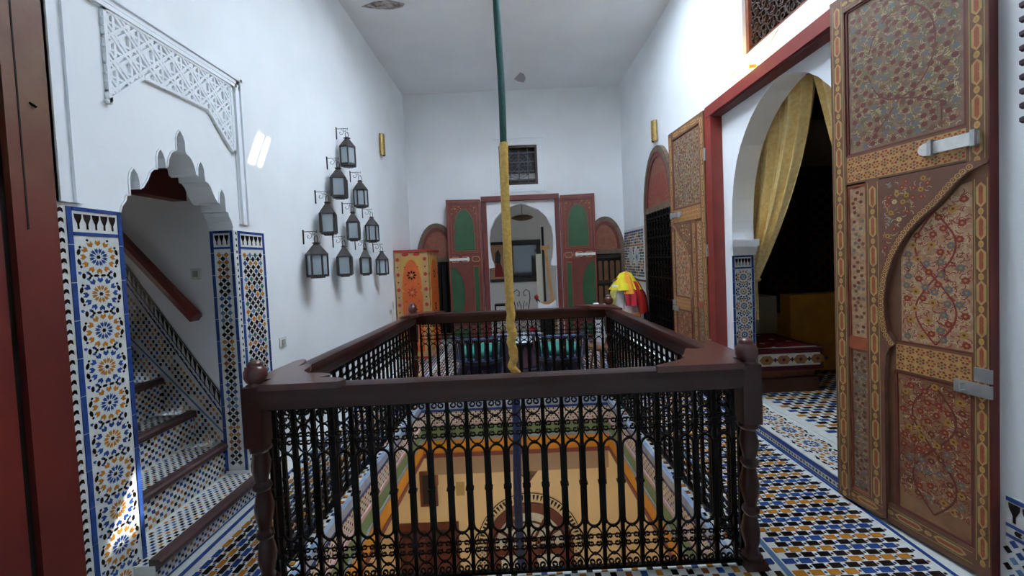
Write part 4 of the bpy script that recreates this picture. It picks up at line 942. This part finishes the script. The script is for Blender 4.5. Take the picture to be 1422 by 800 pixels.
for k in range(4): tg.tube([(rx, ry, cz+.6), (rx+.42*cos(tau*k/4), ry+.42*sin(tau*k/4), cz)], .008, 5)
tg.build('added_hoop', BRASS, o)
for k in range(8): a = tau*k/8; G().lathe([(.012, .02), (.035, .06), (.03, .1), (.005, .13)], (rx+.42*cos(a), ry+.42*sin(a), cz), 10).build('bulb', mat('added_court_bulb', (255, 244, 226), .4, emit=42), o, smooth=True)
# ================================================================ ORANGE CABINET
o = thing('painted_cabinet', 'tall orange hand-painted cabinet with arched door panels in the corner', 'cabinet', (-1.6, 6.6, 0))
CB = mat('cabinet_cream', (188, 150, 100), .5, var=.1, vs=12); CO = mat('cabinet_orange', (206, 96, 40), .5, var=.1, vs=12); CY = mat('cabinet_yellow', (190, 150, 70), .5); CR = mat('cabinet_red', (170, 46, 40), .5)
ca = (-1.88, -1.36, 6.22, 7.0); CH = 1.73
G().box(*ca, .04, CH-.03).build('body', CB, o); G().box(ca[0]-.0, ca[1]+.03, ca[2]-.03, ca[3]+.02, CH-.03, CH).build('top', CR, o); G().box(ca[0]+.01, ca[1]-.02, ca[2]+.02, ca[3], 0, .04).build('plinth', CR, o)
CM = [CO, CR, CY, CB, ZK]
def cab_face(fr, W, name):
    dd = G().box(.1, W-.1, .1, CH-.12, 0, .01, 0, fr).build(name, CY, o)
    kp = keyhole(.105, W-.105, .12, CH-.15, .66); G().prism(kp, fr, .008, .016).build('arch_panel', CO, dd)
    g = G(); f = lambda u, v, w=0: fr(u, v, w+.016); c = W/2; v = CH-.40; k = 0
    while v > .25:
        for j in range(8): a = tau*j/8; g.poly([f(*q, .001) for q in polar(c, v, a, [(.025, 0), (.05, .018), (.085, 0), (.05, -.018)])], 1 if k % 2 else 4)
        g.poly([f(*q, .002) for q in ngon(c, v, .018, 8)], 2)
        for s_ in (-1, 1): g.poly([f(*q, .001) for q in star(c+s_*.1*min(1, W/.52), v+.13, .016, 4)], 1)
        v -= .27; k += 1
    n = 6
    for k in range(n+1):
        for u in (.045, W-.045):
            v = .15+(CH-.3)*k/n; g.poly([fr(*q, .004) for q in star(u, v, .036, 5, .7)], 1); 
            if k < n: g.poly([fr(*q, .004) for q in star(u, v+(CH-.3)/n/2, .014, 4)], 4)
    for k in range(2): g.poly([fr(*q, .004) for q in ngon(W*(.33+.34*k), CH-.075, .035, 8, 0, 1.6, .8)], 1)
    g.build('painted_ornament', CM, dd, kind='stuff')
cab_face(frame((ca[0], ca[2], 0), (1, 0, 0), (0, 0, 1), (0, -1, 0)), ca[1]-ca[0], 'door')
cab_face(frame((ca[1], ca[2], 0), (0, 1, 0), (0, 0, 1), (1, 0, 0)), (ca[3]-ca[2]), 'side_panel')
# ================================================================ TILE PICTURE, SCARF RACK, FLOWERS
o = thing('tile_panel', 'framed zellige sample picture with two white diamonds leaning on wall', 'tile picture', (2.0, 6.6, 1.1))
G().box(6.13, 7.235, 1.10, 1.94, .002, .022, 0, RW).build('board', SWW, o); g = G(); mo = Mo(); reg = rect(6.16, 7.22, 1.13, 1.91)
for i in range(17):
    for j in range(17):
        u, v = 6.17+.0625*i, 1.14+.0455*j; dm = min(abs(u+.03-6.55)/.19, 9)+abs(v-1.46)/.19; dm2 = abs(u+.03-6.85)/.17+abs(v-1.46)/.19
        if min(dm, dm2) < 1: continue
        mo.add(rect(u, u+.05, v, v+.033), B_ if j == 16 else [BG_, O_, K_, G_, C_, O_, BG_][(i*3+j*2+i*j) % 7])
for c in (6.52, 6.84): mo.add(ngon(c, 1.46, .15, 4, 0, .95, 1.2), W_); mo.add(ngon(c, 1.46, .05, 4, 0, .9, 1.2), BG_)
mo.put(g, RW, .024); g.build('mosaic', TILE, o, kind='stuff'); G().box(6.1, 7.235, 1.07, 1.10, .002, .035, 0, RW).build('ledge', OLDW, o)
def drape(g, c, prof, n, fold, k=7, ph=0, mi=0, a0=0, a1=tau, sx=1, sy=1):
    L = len(prof)
    def fn(s, t):
        i = min(L-2, int(t*(L-1))); f = t*(L-1)-i; r = prof[i][0]*(1-f)+prof[i+1][0]*f; z = prof[i][1]*(1-f)+prof[i+1][1]*f
        a = a0+(a1-a0)*s; rr = r*(1+fold*t*sin(k*a+ph)+fold*.5*t*sin(2.3*k*a+ph))
        return (c[0]+sx*rr*cos(a), c[1]+sy*rr*sin(a), c[2]+z)
    return g.grid(fn, n, (L-1)*4, mi)
sc_ = (1.62, 5.80)
o = thing('clothes_rack', 'small wooden stand hung with colourful scarves beside the fan window', 'clothes stand', (*sc_, 0))
G().tube([(*sc_, .03), (*sc_, 1.22)], .02, 8).build('pole', OLDW, o); G().lathe([(.16, 0), (.16, .025), (.03, .05)], (*sc_, 0), 14).build('foot', OLDW, o)
G().tube([(sc_[0]-.2, sc_[1], 1.12), (sc_[0], sc_[1], 1.22), (sc_[0]+.2, sc_[1], 1.12)], .014, 6).build('hanger', OLDW, o)
cl = lambda nm, c, r=.75: mat(nm, c, r, var=.15, vs=14)
for nm, lab, pf, col, kw in (('white_shirt', 'white cotton shirt hanging on the scarf stand', [(.05, 1.17), (.18, 1.06), (.20, .8), (.215, .42)], (226, 228, 232), dict(fold=.1, sx=1.1, sy=.6)),
                       ('yellow_scarf', 'bright yellow scarf draped over the top of the stand', [(.02, 1.26), (.08, 1.235), (.15, 1.12), (.215, 1.0)], (232, 214, 40), dict(fold=.14, k=5)),
                       ('orange_scarf', 'orange scarf strip over the yellow scarf', [(.03, 1.265), (.085, 1.24), (.157, 1.122), (.225, .95)], (238, 162, 36), dict(a0=-2.0, a1=-1.25, fold=.05)),
                       ('red_scarf', 'red and orange shawl hanging off the stand toward the fan window', [(.08, 1.2), (.19, 1.08), (.26, .9), (.27, .66)], (206, 44, 36), dict(a0=-1.2, a1=.9, fold=.12)),
                       ('pink_scarf', 'crimson scarf across the chest of the white shirt', [(.1, 1.08), (.21, 1.0), (.235, .88), (.23, .78)], (196, 40, 62), dict(a0=-1.9, a1=-.9, fold=.1)),
                       ('olive_scarf', 'olive and cream scarf hanging on the stand beside white shirt', [(.1, 1.1), (.22, .98), (.26, .75), (.25, .5)], (176, 170, 92), dict(a0=-3.4, a1=-2.5, fold=.1)),
                       ('striped_shawl', 'dark woven shawl hanging at the wall side of the stand', [(.12, 1.05), (.27, .95), (.31, .7), (.31, .35)], (52, 40, 58), dict(a0=-.5, a1=.6, fold=.08))):
    g = G(); drape(g, (*sc_, 0), pf, 22, **{'ph': len(nm), **kw}); tag(g.build(nm, cl('cloth_'+nm, col), None, smooth=True), lab, 'scarf' if 'shirt' not in nm else 'shirt')
o = thing('leather_bag', 'small tan leather bag hanging on the scarf stand', 'bag', (1.62, 5.6, .6))
bf = frame((1.63, 5.63, .55), (1, 0, 0), (0, 0, 1), (0, -1, 0)); LE = mat('tan_leather', (186, 120, 62), .5, var=.2)
G().prism([(-.12, .12), (-.13, .04), (-.09, -.03), (0, -.06), (.09, -.03), (.13, .04), (.12, .12)], bf, 0, .05).build('pouch', LE, o); G().prism([(-.12, .125), (-.11, .06), (0, .01), (.11, .06), (.12, .125)], bf, .05, .06).build('flap', LE, o); G().tube([bf(-.11, .12, .02), bf(-.05, .5, -.1), bf(.05, .5, -.1), bf(.11, .12, .02)], .006, 5).build('strap', LE, o); G().lathe([(.001, -.006), (.016, 0), (.001, .006)], tuple(bf(0, .045, .065)), 8).build('clasp', BRASS, o)
o = thing('flower_vase', 'white vase with pink and white flowers on a small stool', 'vase', (1.06, 5.1, .35))
G().lathe([(.05, 0), (.07, .06), (.075, .2), (.055, .3), (.06, .33)], (1.06, 5.1, .35), 14).build('vase', mat('white_ceramic', (226, 228, 232), .3), o, smooth=True)
rng = random.Random(4)
for k in range(16):
    a = rng.uniform(0, tau); r_ = rng.uniform(.02, .15); zz = .72+rng.uniform(0, .18); p = (1.06+r_*cos(a), 5.1+r_*sin(a), zz)
    fl = G().tube([(1.06, 5.1, .62), p], .004, 4).build('stem', PGRN, o)
    g = G()
    for j in range(5): b = tau*j/5; g.lathe([(.004, -.01), (.022, 0), (.004, .012)], (p[0]+.02*cos(b), p[1]+.02*sin(b), p[2]), 6)
    g.build('blossom', mat('pink_petal', (214, 96, 140), .6) if k % 2 else mat('white_petal', (232, 226, 230), .6), fl)
o = thing('stool', 'low brown wooden stool under the flower vase', 'stool', (1.06, 5.1, 0))
G().lathe([(.16, .31), (.17, .33), (.16, .35)], (1.06, 5.1, 0), 18).build('seat', OLDW, o)
for k in range(3): a = tau*k/3+.4; G().tube([(1.06+.09*cos(a), 5.1+.09*sin(a), .31), (1.06+.15*cos(a), 5.1+.15*sin(a), 0)], .016, 6).build('leg', OLDW, o)
# ================================================================ CHAIRS AND TABLE BEHIND THE RAILING
NAVY = mat('dark_navy_wood', (44, 42, 66), .4, var=.2, vs=12); NEDGE = mat('pale_blue_edge', (92, 112, 160), .4); TEALC = mat('teal_cushion', (46, 140, 122), .75, var=.15, vs=10)
def barrel_chair(label, x, y, cross):
    o = thing('barrel_chair', label, 'chair', (x, y, 0), 'carved barrel chairs behind the far railing'); R = .31
    G().lathe([(R*.9, .02), (R*.9, .1), (R*.86, .3), (R*.95, .33), (R*.98, .36)], (x, y, 0), 22).build('base', NAVY, o, auto=True)
    g = G()
    for k in range(11):
        a = tau*(k+.5)/11; g.tube([(x+R*.9*cos(a-.18), y+R*.9*sin(a-.18), .13), (x+R*.92*cos(a), y+R*.92*sin(a), .25), (x+R*.9*cos(a+.18), y+R*.9*sin(a+.18), .13)], .008, 4)
    g.build('arcade_carving', NEDGE, o)
    G().lathe([(R*1.0, .35), (R*1.02, .365), (R*1.0, .38)], (x, y, 0), 24).build('seat', NEDGE, o)
    G().lathe([(.02, .38), (R*.8, .38), (R*.86, .41), (R*.82, .455), (R*.5, .47), (.02, .472)], (x, y, 0), 20).build('cushion', TEALC, o, smooth=True)
    for k in range(9):
        a = -pi/2+(k-4)*.32; p0 = V3((x+R*cos(a), y+R*sin(a), .37)); p1 = V3((x+R*1.08*cos(a), y+R*1.08*sin(a), .62)); t = V3((-sin(a), cos(a), 0))
        sp = G().poly([p0-t*.03, p0+t*.03, p1+t*.033, p1-t*.033]); n = V3((cos(a), sin(a), 0))*.012
        sp = G(); w_ = .028 if k % 2 else .04
        f = frame(p0, t, p1-p0, n); sp.box(-w_, w_, 0, .25, -.006, .006, 0, f)
        s_ = sp.build('back_slat', NAVY, o)
        if k % 2 == 0 and cross: G().box(-.006, .006, .07, .19, .006, .009, 0, f).box(-.02, .02, .12, .14, .006, .009, 0, f).build('inlay_cross', CB, s_)
    P = [(x+R*1.09*cos(a), y+R*1.09*sin(a), .625) for a in [-pi/2+(k-8)*.165 for k in range(17)]]
    G().tube(P, .017, 6).build('top_rail', NEDGE, o); return o
barrel_chair('dark blue barrel chair with plain slats and teal cushion beside the orange cabinet side', -.46, 4.78, False)
barrel_chair('dark blue barrel chair with cross-inlaid slats and teal cushion beside the flower vase', .50, 4.74, True)
o = thing('coffee_table', 'round dark blue carved table with glass top between the chairs', 'table', (.03, 5.35, 0))
G().lathe([(.30, .0), (.30, .06), (.27, .08), (.27, .40), (.33, .43), (.35, .44)], (.03, 5.35, 0), 24).build('drum_base', NAVY, o, auto=True); G().lathe([(.37, .44), (.38, .45), (.37, .46)], (.03, 5.35, 0), 28).build('glass_top', mat('pale_glass_top', (170, 184, 194), .08), o)
for k in range(14):
    a = tau*k/14; f = frame((.03+.272*cos(a), 5.35+.272*sin(a), .1), (-sin(a), cos(a), 0), (0, 0, 1), (cos(a), sin(a), 0))
    G().prism([(-.035, 0), (.035, 0), (.035, .22), (0, .28), (-.035, .22)], f, 0, .006).build('arch_inlay', mat('faded_pink_inlay', (128, 96, 110), .5), o)
o = thing('red_candle_glass', 'small red glass standing on the glass-topped table', 'glass', (.22, 5.4, .46)); G().lathe([(.03, 0), (.045, .02), (.05, .10), (.045, .1), (.038, .025)], (.22, 5.4, .46), 14).build('cup', mat('ruby_glass', (150, 20, 30), .1), o); G().lathe([(.03, .03), (.03, .06), (.004, .075)], (.22, 5.4, .46), 10).build('candle', SWW, o)
o = thing('tissue_box', 'small cream box with orange lid on the glass-topped table', 'box', (-.16, 5.3, .46)); G().box(-.24, -.1, 5.25, 5.37, .46, .52).build('box', mat('cream_card', (226, 204, 160), .6), o); G().box(-.245, -.095, 5.245, 5.375, .52, .535).build('lid', PORG, o)
# ================================================================ FAR ROOM
o = thing('wall_mirror', 'wide dark-framed mirror on the far room wall', 'mirror', (.25, 9.18, 1)); f9 = frame((0, 9.2, 0), (1, 0, 0), (0, 0, 1), (0, -1, 0))
DF = mat('black_frame', (28, 22, 22), .4)
for q in ((-.1, .62, 1.83, 1.95), (-.1, .62, .98, 1.09), (-.1, -.03, 1.09, 1.83), (.53, .62, 1.09, 1.83)): G().box(*q, 0, .04, 0, f9).build('frame_bar', DF, o)
G().box(-.03, .53, 1.09, 1.83, 0, .012, 0, f9).build('glass', mat('old_mirror_glass', (120, 124, 128), .06, metal=1), o)
o = thing('framed_picture', 'dark-framed tan picture with a red-robed seated figure beside mirror', 'picture', (-.4, 9.18, 1))
for q in ((-.62, -.13, 1.86, 1.93), (-.62, -.13, 1.0, 1.07), (-.62, -.56, 1.07, 1.86), (-.19, -.13, 1.07, 1.86)): G().box(*q, 0, .04, 0, f9).build('frame_bar', DF, o)
G().box(-.56, -.19, 1.07, 1.86, 0, .015, 0, f9).build('canvas', mat('tan_canvas', (150, 112, 84), .8), o)
G().prism([(-.47, 1.12), (-.25, 1.12), (-.29, 1.35), (-.34, 1.48), (-.42, 1.45), (-.46, 1.3)], f9, .015, .018).build('red_robe', mat('picture_red', (110, 22, 22), .8), o); G().prism([(-.45, 1.45), (-.33, 1.42), (-.31, 1.62), (-.36, 1.75), (-.43, 1.68)], f9, .018, .02).build('dark_figure', mat('picture_dark', (40, 40, 46), .8), o)
o = thing('pendant_lamp', 'brown disc pendant lamp inside the far arch', 'lamp', (.2, 8.2, 2.5)); G().lathe([(.02, .06), (.12, .05), (.21, .02), (.23, 0), (.2, -.02), (.1, -.05), (.02, -.055)], (.2, 8.2, 2.36), 22).build('shade', mat('rattan_brown', (96, 70, 42), .6, var=.3, vs=40), o, smooth=True); G().tube([(.2, 8.2, 2.42), (.2, 8.2, 3.0)], .006, 5).build('cord', IRON, o)
EW = mat('pale_pine', (196, 146, 92), .5, var=.15)
o = thing('loom_post', 'pale wooden loom frame leaning by the far doorway', 'loom', (.72, 8.0, 0))
G().tube([(.63, 8.0, 1.72), (.80, 8.0, 0)], .04, 4).build('post', EW, o); G().box(.54, .72, 7.96, 8.04, 1.68, 1.76).build('head', EW, o); G().box(.48, .82, 7.93, 8.07, .5, .62).build('lower_bar', EW, o); G().box(.44, .55, 8.05, 8.09, .45, 1.6).build('white_strap', mat('cream_webbing', (196, 190, 172), .8), o); G().tube([(.6, 8.15, .1), (.6, 8.15, 2.15)], .025, 6).build('dark_pole', DF, o)
o = thing('saddle', 'white and black saddle-shaped seat with red pommel beside loom', 'saddle', (.55, 7.75, .5))
g = G(); g.grid(lambda s, t: (.42+.36*s, 7.75+.16*(t-.5)*2, .60+.10*(2*s-1)**2-.22*(2*t-1)**2), 10, 8); g.build('seat', mat('white_leather', (210, 212, 216), .4), o, smooth=True); G().lathe([(.01, -.02), (.04, 0), (.045, .04), (.03, .07), (.005, .08)], (.40, 7.75, .72), 12).build('pommel', mat('red_lacquer', (176, 26, 34), .35), o, smooth=True); G().box(.45, .73, 7.62, 7.88, .02, .5).build('stand', DF, o); G().tube([(.40, 7.75, .73), (.46, 7.75, .62)], .03, 8).build('horn', DF, o)
o = thing('wire_chair', 'black wrought wire chair with heart-shaped scroll back inside far arch', 'chair', (.12, 7.75, 0)); x, y = .11, 7.75
for s_ in (-1, 1):
    G().tube([(x+s_*.19, y+.2, 0), (x+s_*.17, y, .45)], .009, 5).build('leg', IRON, o); G().tube([(x+s_*.19, y-.2, 0), (x+s_*.17, y-.15, .45)], .009, 5).build('leg', IRON, o)
    G().tube([(x+s_*.1, y-.15, .45), (x+s_*.16, y-.16, .75), (x+s_*.15, y-.16, .88), (x+s_*.09, y-.16, .93), (x+s_*.04, y-.16, .88), (x+s_*.05, y-.16, .8), (x+s_*.09, y-.16, .82)], .008, 5).build('back_scroll', IRON, o)
    G().tube([(x+s_*.02, y-.15, .45), (x+s_*.02, y-.16, .6), (x+s_*.05, y-.16, .7), (x+s_*.09, y-.16, .66), (x+s_*.07, y-.16, .6)], .007, 5).build('inner_scroll', IRON, o)
G().lathe([(.2, .44), (.21, .455), (.2, .47)], (x, y-.02, 0), 18).build('seat', IRON, o)
o = thing('iron_bench', 'low black iron bench rail inside the far arch', 'bench', (-.2, 7.9, 0)); G().box(-.43, -.1, 7.8, 8.1, .60, .625).build('top', IRON, o)
for a in (-.42, -.11):
    for b in (7.82, 8.08): G().tube([(a, b, 0), (a, b, .6)], .01, 5).build('leg', IRON, o)
# ================================================================ RIGHT ROOM
def curtain(label, fn, nu, nv):
    o = thing('curtain', label, 'curtain', tuple(fn(.5, 0))); G().grid(fn, nu, nv).build('cloth', GOLDC, o, smooth=True)
    return o
CX = 2.29
def curt_far(s, t):       # hangs from the rod, gathered to the far jamb; s across, t from top (0) to tie (1)
    yt = 3.06+.80*s; yb = 3.90+.14*s; zt = 2.83; zb = 1.20
    y = yt+(yb-yt)*(t**1.5); z = zt+(zb-zt)*t
    A = .05*(1-.55*t)
    return (CX+.02+A*.75*sin(s*58+2.5*t)+.025*sin(s*19+1)+.06*t, y, z)
o = curtain('gold satin curtain gathered against the far jamb of the arch', curt_far, 90, 26)
def tail(s, t): return (CX+.09+.03*sin(s*20), 3.92+.10*s+.05*t*(s-.2), 1.20-.4*t)
G().grid(tail, 30, 10).build('lower_fall', GOLDC, o, smooth=True); G().tube([(CX+.02, 3.88, 1.20), (CX+.06, 3.87, 1.18), (CX+.14, 3.93, 1.20), (CX+.12, 4.05, 1.22)], .014, 6).build('tie_band', GOLDC, o)
def curt_near(s, t): return (CX+.02+.04*sin(s*22+t), 3.04-.62*s-.50*t*(1-s), 2.83-1.9*t)
curtain('gold satin curtain on the near side of the arch, half hidden by the painted door', curt_near, 50, 20)
o = thing('curtain_rod', 'dark curtain rod across the inside of the arch', 'curtain rod', (2.36, 3.1, 2.85)); G().tube([(2.33, 2.3, 2.85), (2.33, 3.95, 2.85)], .014, 8).build('rod', DF, o)
for y in (2.3, 3.95): G().lathe([(.01, -.03), (.03, 0), (.01, .03)], (2.33, y, 2.85), 10).build('knob', DF, o)
z0 = .09
o = thing('divan', 'low wooden divan with red oriental-patterned cushion inside the doorway', 'sofa', (2.55, 4.3, z0))
DW = mat('brown_divan_wood', (86, 50, 34), .5, var=.3); CAR = [mat('carpet_red', (140, 22, 30), .9, var=.2, vs=30), mat('carpet_cream', (208, 202, 188), .9, var=.1, vs=30), mat('carpet_navy', (46, 46, 62), .9), mat('carpet_tan', (150, 104, 60), .9), mat('carpet_wine', (84, 22, 34), .9)]
dx0, dx1, dy0, dy1 = 2.32, 2.93, 3.84, 4.55
G().box(dx0, dx1, dy0, dy1, z0, .23).build('frame', DW, o); G().box(dx0, dx1-.02, dy0+.02, dy1, .23, .31).build('fringe', mat('fringe_brown', (120, 72, 50), .9, var=.4, vs=60), o)
cu_ = G().box(dx0, dx1+.03, dy0-.02, dy1, .31, .52).build('cushion', CAR[4], o)
g = G(); f = frame((dx0, dy0-.02, .31), (1, 0, 0), (0, 0, 1), (0, -1, 0)); W = dx1-dx0
g.poly([f(u, v, .002) for u, v in rect(.0, W, .045, .165)], 1)
for k in range(4):
    c = .09+.165*k; g.poly([f(u, v, .003) for u, v in ngon(c, .105, .055, 6, 0, 1.3, .9)], 3); g.poly([f(u, v, .003) for u, v in star(c+.083, .105, .025, 4)], 2); g.poly([f(u, v, .004) for u, v in ngon(c, .105, .02, 4)], 4)
ft = frame((dx0, dy0-.02, .52), (1, 0, 0), (0, 1, 0), (0, 0, 1)); g.poly([ft(u, v, .002) for u, v in rect(0, W-.02, .02, .7)], 0)
for k in range(24):
    u, v = rng.uniform(.05, W-.08), rng.uniform(.06, .66); g.poly([ft(a, b, .003) for a, b in star(u, v, .035, 5, .6)], rng.choice((1, 3, 4)))
g.poly([ft(a, b, .004) for a, b in rect(.0, W, .03, .06)], 1); g.build('woven_pattern', CAR, cu_, kind='stuff')
o = thing('armchair', 'boxy mustard-yellow armchair in the dim room beside the divan', 'armchair', (3.35, 4.6, z0)); MU = mat('mustard_leather', (196, 134, 42), .6, var=.2, vs=6)
G().box(3.02, 3.86, 4.35, 4.52, z0+.04, .98).build('back', MU, o); G().box(3.02, 3.86, 4.52, 5.2, z0+.04, .5).build('seat', MU, o)
for a in (3.02, 3.72): G().box(a, a+.14, 4.52, 5.2, .5, .72).build('arm', MU, o)
for a in (3.06, 3.8):
    for b in (4.4, 5.15): G().box(a-.025, a+.025, b-.025, b+.025, z0, z0+.04).build('foot', DF, o)
o = thing('table', 'table under a pale cloth behind the divan in the dim room', 'table', (2.9, 5.0, z0)); G().box(2.55, 3.0, 4.6, 5.9, .90, .94).build('table_top', DW, o)
G().grid(lambda s, t: (2.53+.49*s, 4.58+.01*sin(s*30)*t, .945-.62*t), 24, 6).build('cloth_front', mat('grey_cloth', (170, 160, 140), .85), o, smooth=True); G().box(2.53, 3.02, 4.58, 5.92, .94, .948).build('cloth_top', mat('grey_cloth', (170, 160, 140), .85), o)
for a in (2.6, 2.95):
    for b in (4.68, 5.82): G().box(a-.03, a+.03, b-.03, b+.03, z0, .9).build('leg', DW, o)
for k, (a, b) in enumerate(((2.62, 4.75), (2.74, 4.8), (2.86, 4.74), (2.72, 5.1))):
    c = thing('tea_glass', 'small pale tea glass on the cloth-covered table', 'glass', (a, b, .948), 'tea glasses on the dim table'); G().lathe([(.025, 0), (.035, .03), (.03, .06), (.042, .11), (.036, .105), (.026, .02)], (a, b, .948), 12).build('cup', mat('pale_green_glass', (150, 160, 140), .15), c, smooth=True); G().lathe([(.05, 0), (.055, .006)], (a, b, .948), 12).build('saucer', SWW, c)
o = thing('carved_wardrobe', 'huge near-black carved wooden wardrobe at the back of the dim room', 'wardrobe', (4.4, 5.5, z0)); G().box(3.4, 5.15, 5.5, 5.98, z0, 2.5).build('body', DARKW, o); G().box(3.35, 5.18, 5.45, 5.98, 2.5, 2.6).build('cornice', DARKW, o)
wfm = frame((3.4, 5.5, z0), (1, 0, 0), (0, 0, 1), (0, -1, 0))
for k in range(3):
    d_ = G().box(.05+.57*k, .57+.57*k, .1, 2.3, 0, .03, 0, wfm).build('door', DARKW, o); g = G(); lattice(g, wfm, rect(.1+.57*k, .52+.57*k, .2, 2.2), [(pi/4, .12, 0), (-pi/4, .12, 0)], .02, .03, .04); g.build('carving', mat('carving_brown', (84, 54, 44), .5), d_)  # carving in a lighter brown than the door boards
o = thing('framed_picture', 'dark framed picture on the dim wall above the tea table', 'picture', (2.7, 5.97, 1.6)); fp = frame((0, 6.0, 0), (1, 0, 0), (0, 0, 1), (0, -1, 0)); G().box(2.6, 3.1, 1.45, 1.95, 0, .03, 0, fp).build('frame', DF, o); G().box(2.66, 3.04, 1.51, 1.89, .03, .035, 0, fp).build('canvas', mat('dark_canvas', (50, 44, 40), .7), o)
# ================================================================ LOWER COURT
f5 = frame((0, LY, 0), (1, 0, 0), (0, 0, 1), (0, -1, 0)); RW5 = mat('dark_red_court_wood', (98, 46, 32), .5, var=.2)
ac, ar, az = .045, .60, -2.65
o = thing('arched_door', 'round-arched glazed court door with tile border seen down through the railing', 'door', (ac, LY, LF))
g = G(); mo = Mo(); n = 40
for k in range(n): a, b = pi*k/n, pi*(k+1)/n; g.prism([(ac+r_*cos(t), az+r_*sin(t)*1.05) for r_, t in ((ar+.03, a), (ar+.15, a), (ar+.15, b), (ar+.03, b))], f5, 0, .012)
tb = g.build('tile_border', ZCR, o); g = G()
for k in range(n):
    a = pi*(k+.5)/n; g.poly([f5(u, ((v-az)*1.05+az), .014) for u, v in polar(ac, az, a, [(ar+.05, 0), (ar+.09, .013), (ar+.135, .017), (ar+.135, -.017), (ar+.09, -.013)])], K_)
for k in range(n): a, b = pi*k/n, pi*(k+1)/n; g.poly([f5(ac+r_*cos(t), az+r_*sin(t)*1.05, .014) for r_, t in ((ar+.15, a), (ar+.162, a), (ar+.162, b), (ar+.15, b))], K_)
g.build('tile_teeth', TILE, tb, kind='stuff')
g = G()
for k in range(n): a, b = pi*k/n, pi*(k+1)/n; g.prism([(ac+r_*cos(t), az+r_*sin(t)*1.05) for r_, t in ((ar-.1, a), (ar+.03, a), (ar+.03, b), (ar-.1, b))], f5, 0, .04)
for s_ in (-1, 1): g.box(ac+s_*(ar-.035)-.065, ac+s_*(ar-.035)+.065, LF, az, 0, .04, 0, f5)
g.build('arch_frame', RW5, o)
GL = mat('pale_fanlight_glass', (196, 204, 200), .2, var=.1)
g = G(); 
for k in range(6):
    a, b = pi*k/6+.06, pi*(k+1)/6-.06; G().prism([(ac+.17*cos(a), az+.17*sin(a)*1.05)]+[(ac+(ar-.11)*cos(a+(b-a)*j/4), az+(ar-.11)*sin(a+(b-a)*j/4)*1.05) for j in range(5)]+[(ac+.17*cos(b), az+.17*sin(b)*1.05)], f5, .002, .01).build('fan_pane', GL, o)
    g.tube([f5(ac+.1*cos(pi*k/6), az+.1*sin(pi*k/6), .02), f5(ac+.52*cos(pi*k/6), az+.54*sin(pi*k/6), .02)], .02, 4)
g.tube([f5(ac+.15*cos(pi*k/10), az+.15*sin(pi*k/10), .02) for k in range(11)], .02, 4); g.tube([f5(ac+.36*cos(pi*k/14), az+.38*sin(pi*k/14), .02) for k in range(15)], .014, 4); g.build('fan_bars', RW5, o)
for s_ in (-1, 1):
    d_ = G().box(ac+min(0, s_*.5), ac+max(0, s_*.5), LF, az-.02, 0, .03, 0, f5).build('door_panel', RW5, o); G().box(ac+s_*.26-.16, ac+s_*.26+.16, az-.75, az-.1, .03, .034, 0, f5).build('pane', GL, d_)
for s_ in (-1, 1):
    mo = Mo(); g = G(); a, b = sorted((ac+s_*(ar+.03), ac+s_*(ar+.16))); checker(mo, rect(a, b, LF, az), .03, [K_, K_, BG_, K_, R_], .8); G().box(a, b, LF, az, 0, .01, 0, f5).build('side_tiles', ZCR, o); mo.put(g, f5, .012); g.build('mosaic', TILE, o, kind='stuff')
o = thing('court_window', 'small dark red shuttered window on the beige court wall', 'window', (-1.37, LY, -1.98)); G().box(-1.495, -1.245, -1.98, -1.48, 0, .03, 0, f5).build('frame', RW5, o); G().box(-1.455, -1.285, -1.94, -1.52, .03, .035, 0, f5).build('shutter', mat('dark_window_board', (30, 20, 18), .6), o)
o = thing('court_door', 'dark red carved door on beige court wall below the small window', 'door', (-1.4, LY, LF)); G().box(-1.82, -.97, LF, -2.23, 0, .05, 0, f5).build('frame', RW5, o)
for k in range(2): d_ = G().box(-1.76+.37*k, -1.42+.37*k, LF, -2.32, .05, .07, 0, f5).build('leaf', mat('court_leaf_wood', (74, 30, 26), .5, var=.3), o); G().box(-1.72+.37*k, -1.46+.37*k, -3.2, -2.42, .07, .08, 0, f5).build('raised_panel', RW5, d_)
o = thing('wall_sconce', 'dark half-bowl sconce on the beige court wall over the arched door', 'wall lamp', (.04, LY, -1.7))
g = G(); g.grid(lambda s, t: tuple(f5(.06+.14*(1-t*.8)*cos(pi*s), -1.53-.16*t, .14*(1-t*.8)*sin(pi*s))), 12, 4); g.build('half_bowl', mat('dark_bronze', (70, 46, 38), .5), o, smooth=True); G().box(.03, .09, -1.66, -1.56, 0, .02, 0, f5).build('back_plate', DF, o)
tag(G().box(-.98, -.86, -1.85, -1.66, 0, .012, 0, f5).box(-.965, -.875, -1.835, -1.675, .012, .015, 0, f5).build('vent_cover', mat('khaki_cover', (176, 156, 104), .7)), 'khaki square cover plate on the beige court wall', 'cover plate')
o = thing('court_sofa', 'dark red and white sofa corner in the court below', 'sofa', (1.55, 5.2, LF)); G().box(1.15, 2.3, 4.9, LY-.02, LF, LF+.45).build('seat', CAR[4], o); G().box(1.15, 2.3, LY-.2, LY-.02, LF+.45, LF+.95).build('back', CAR[0], o); G().box(1.15, 2.3, 4.88, 4.9, LF+.1, LF+.3).build('striped_front', CAR[1], o)
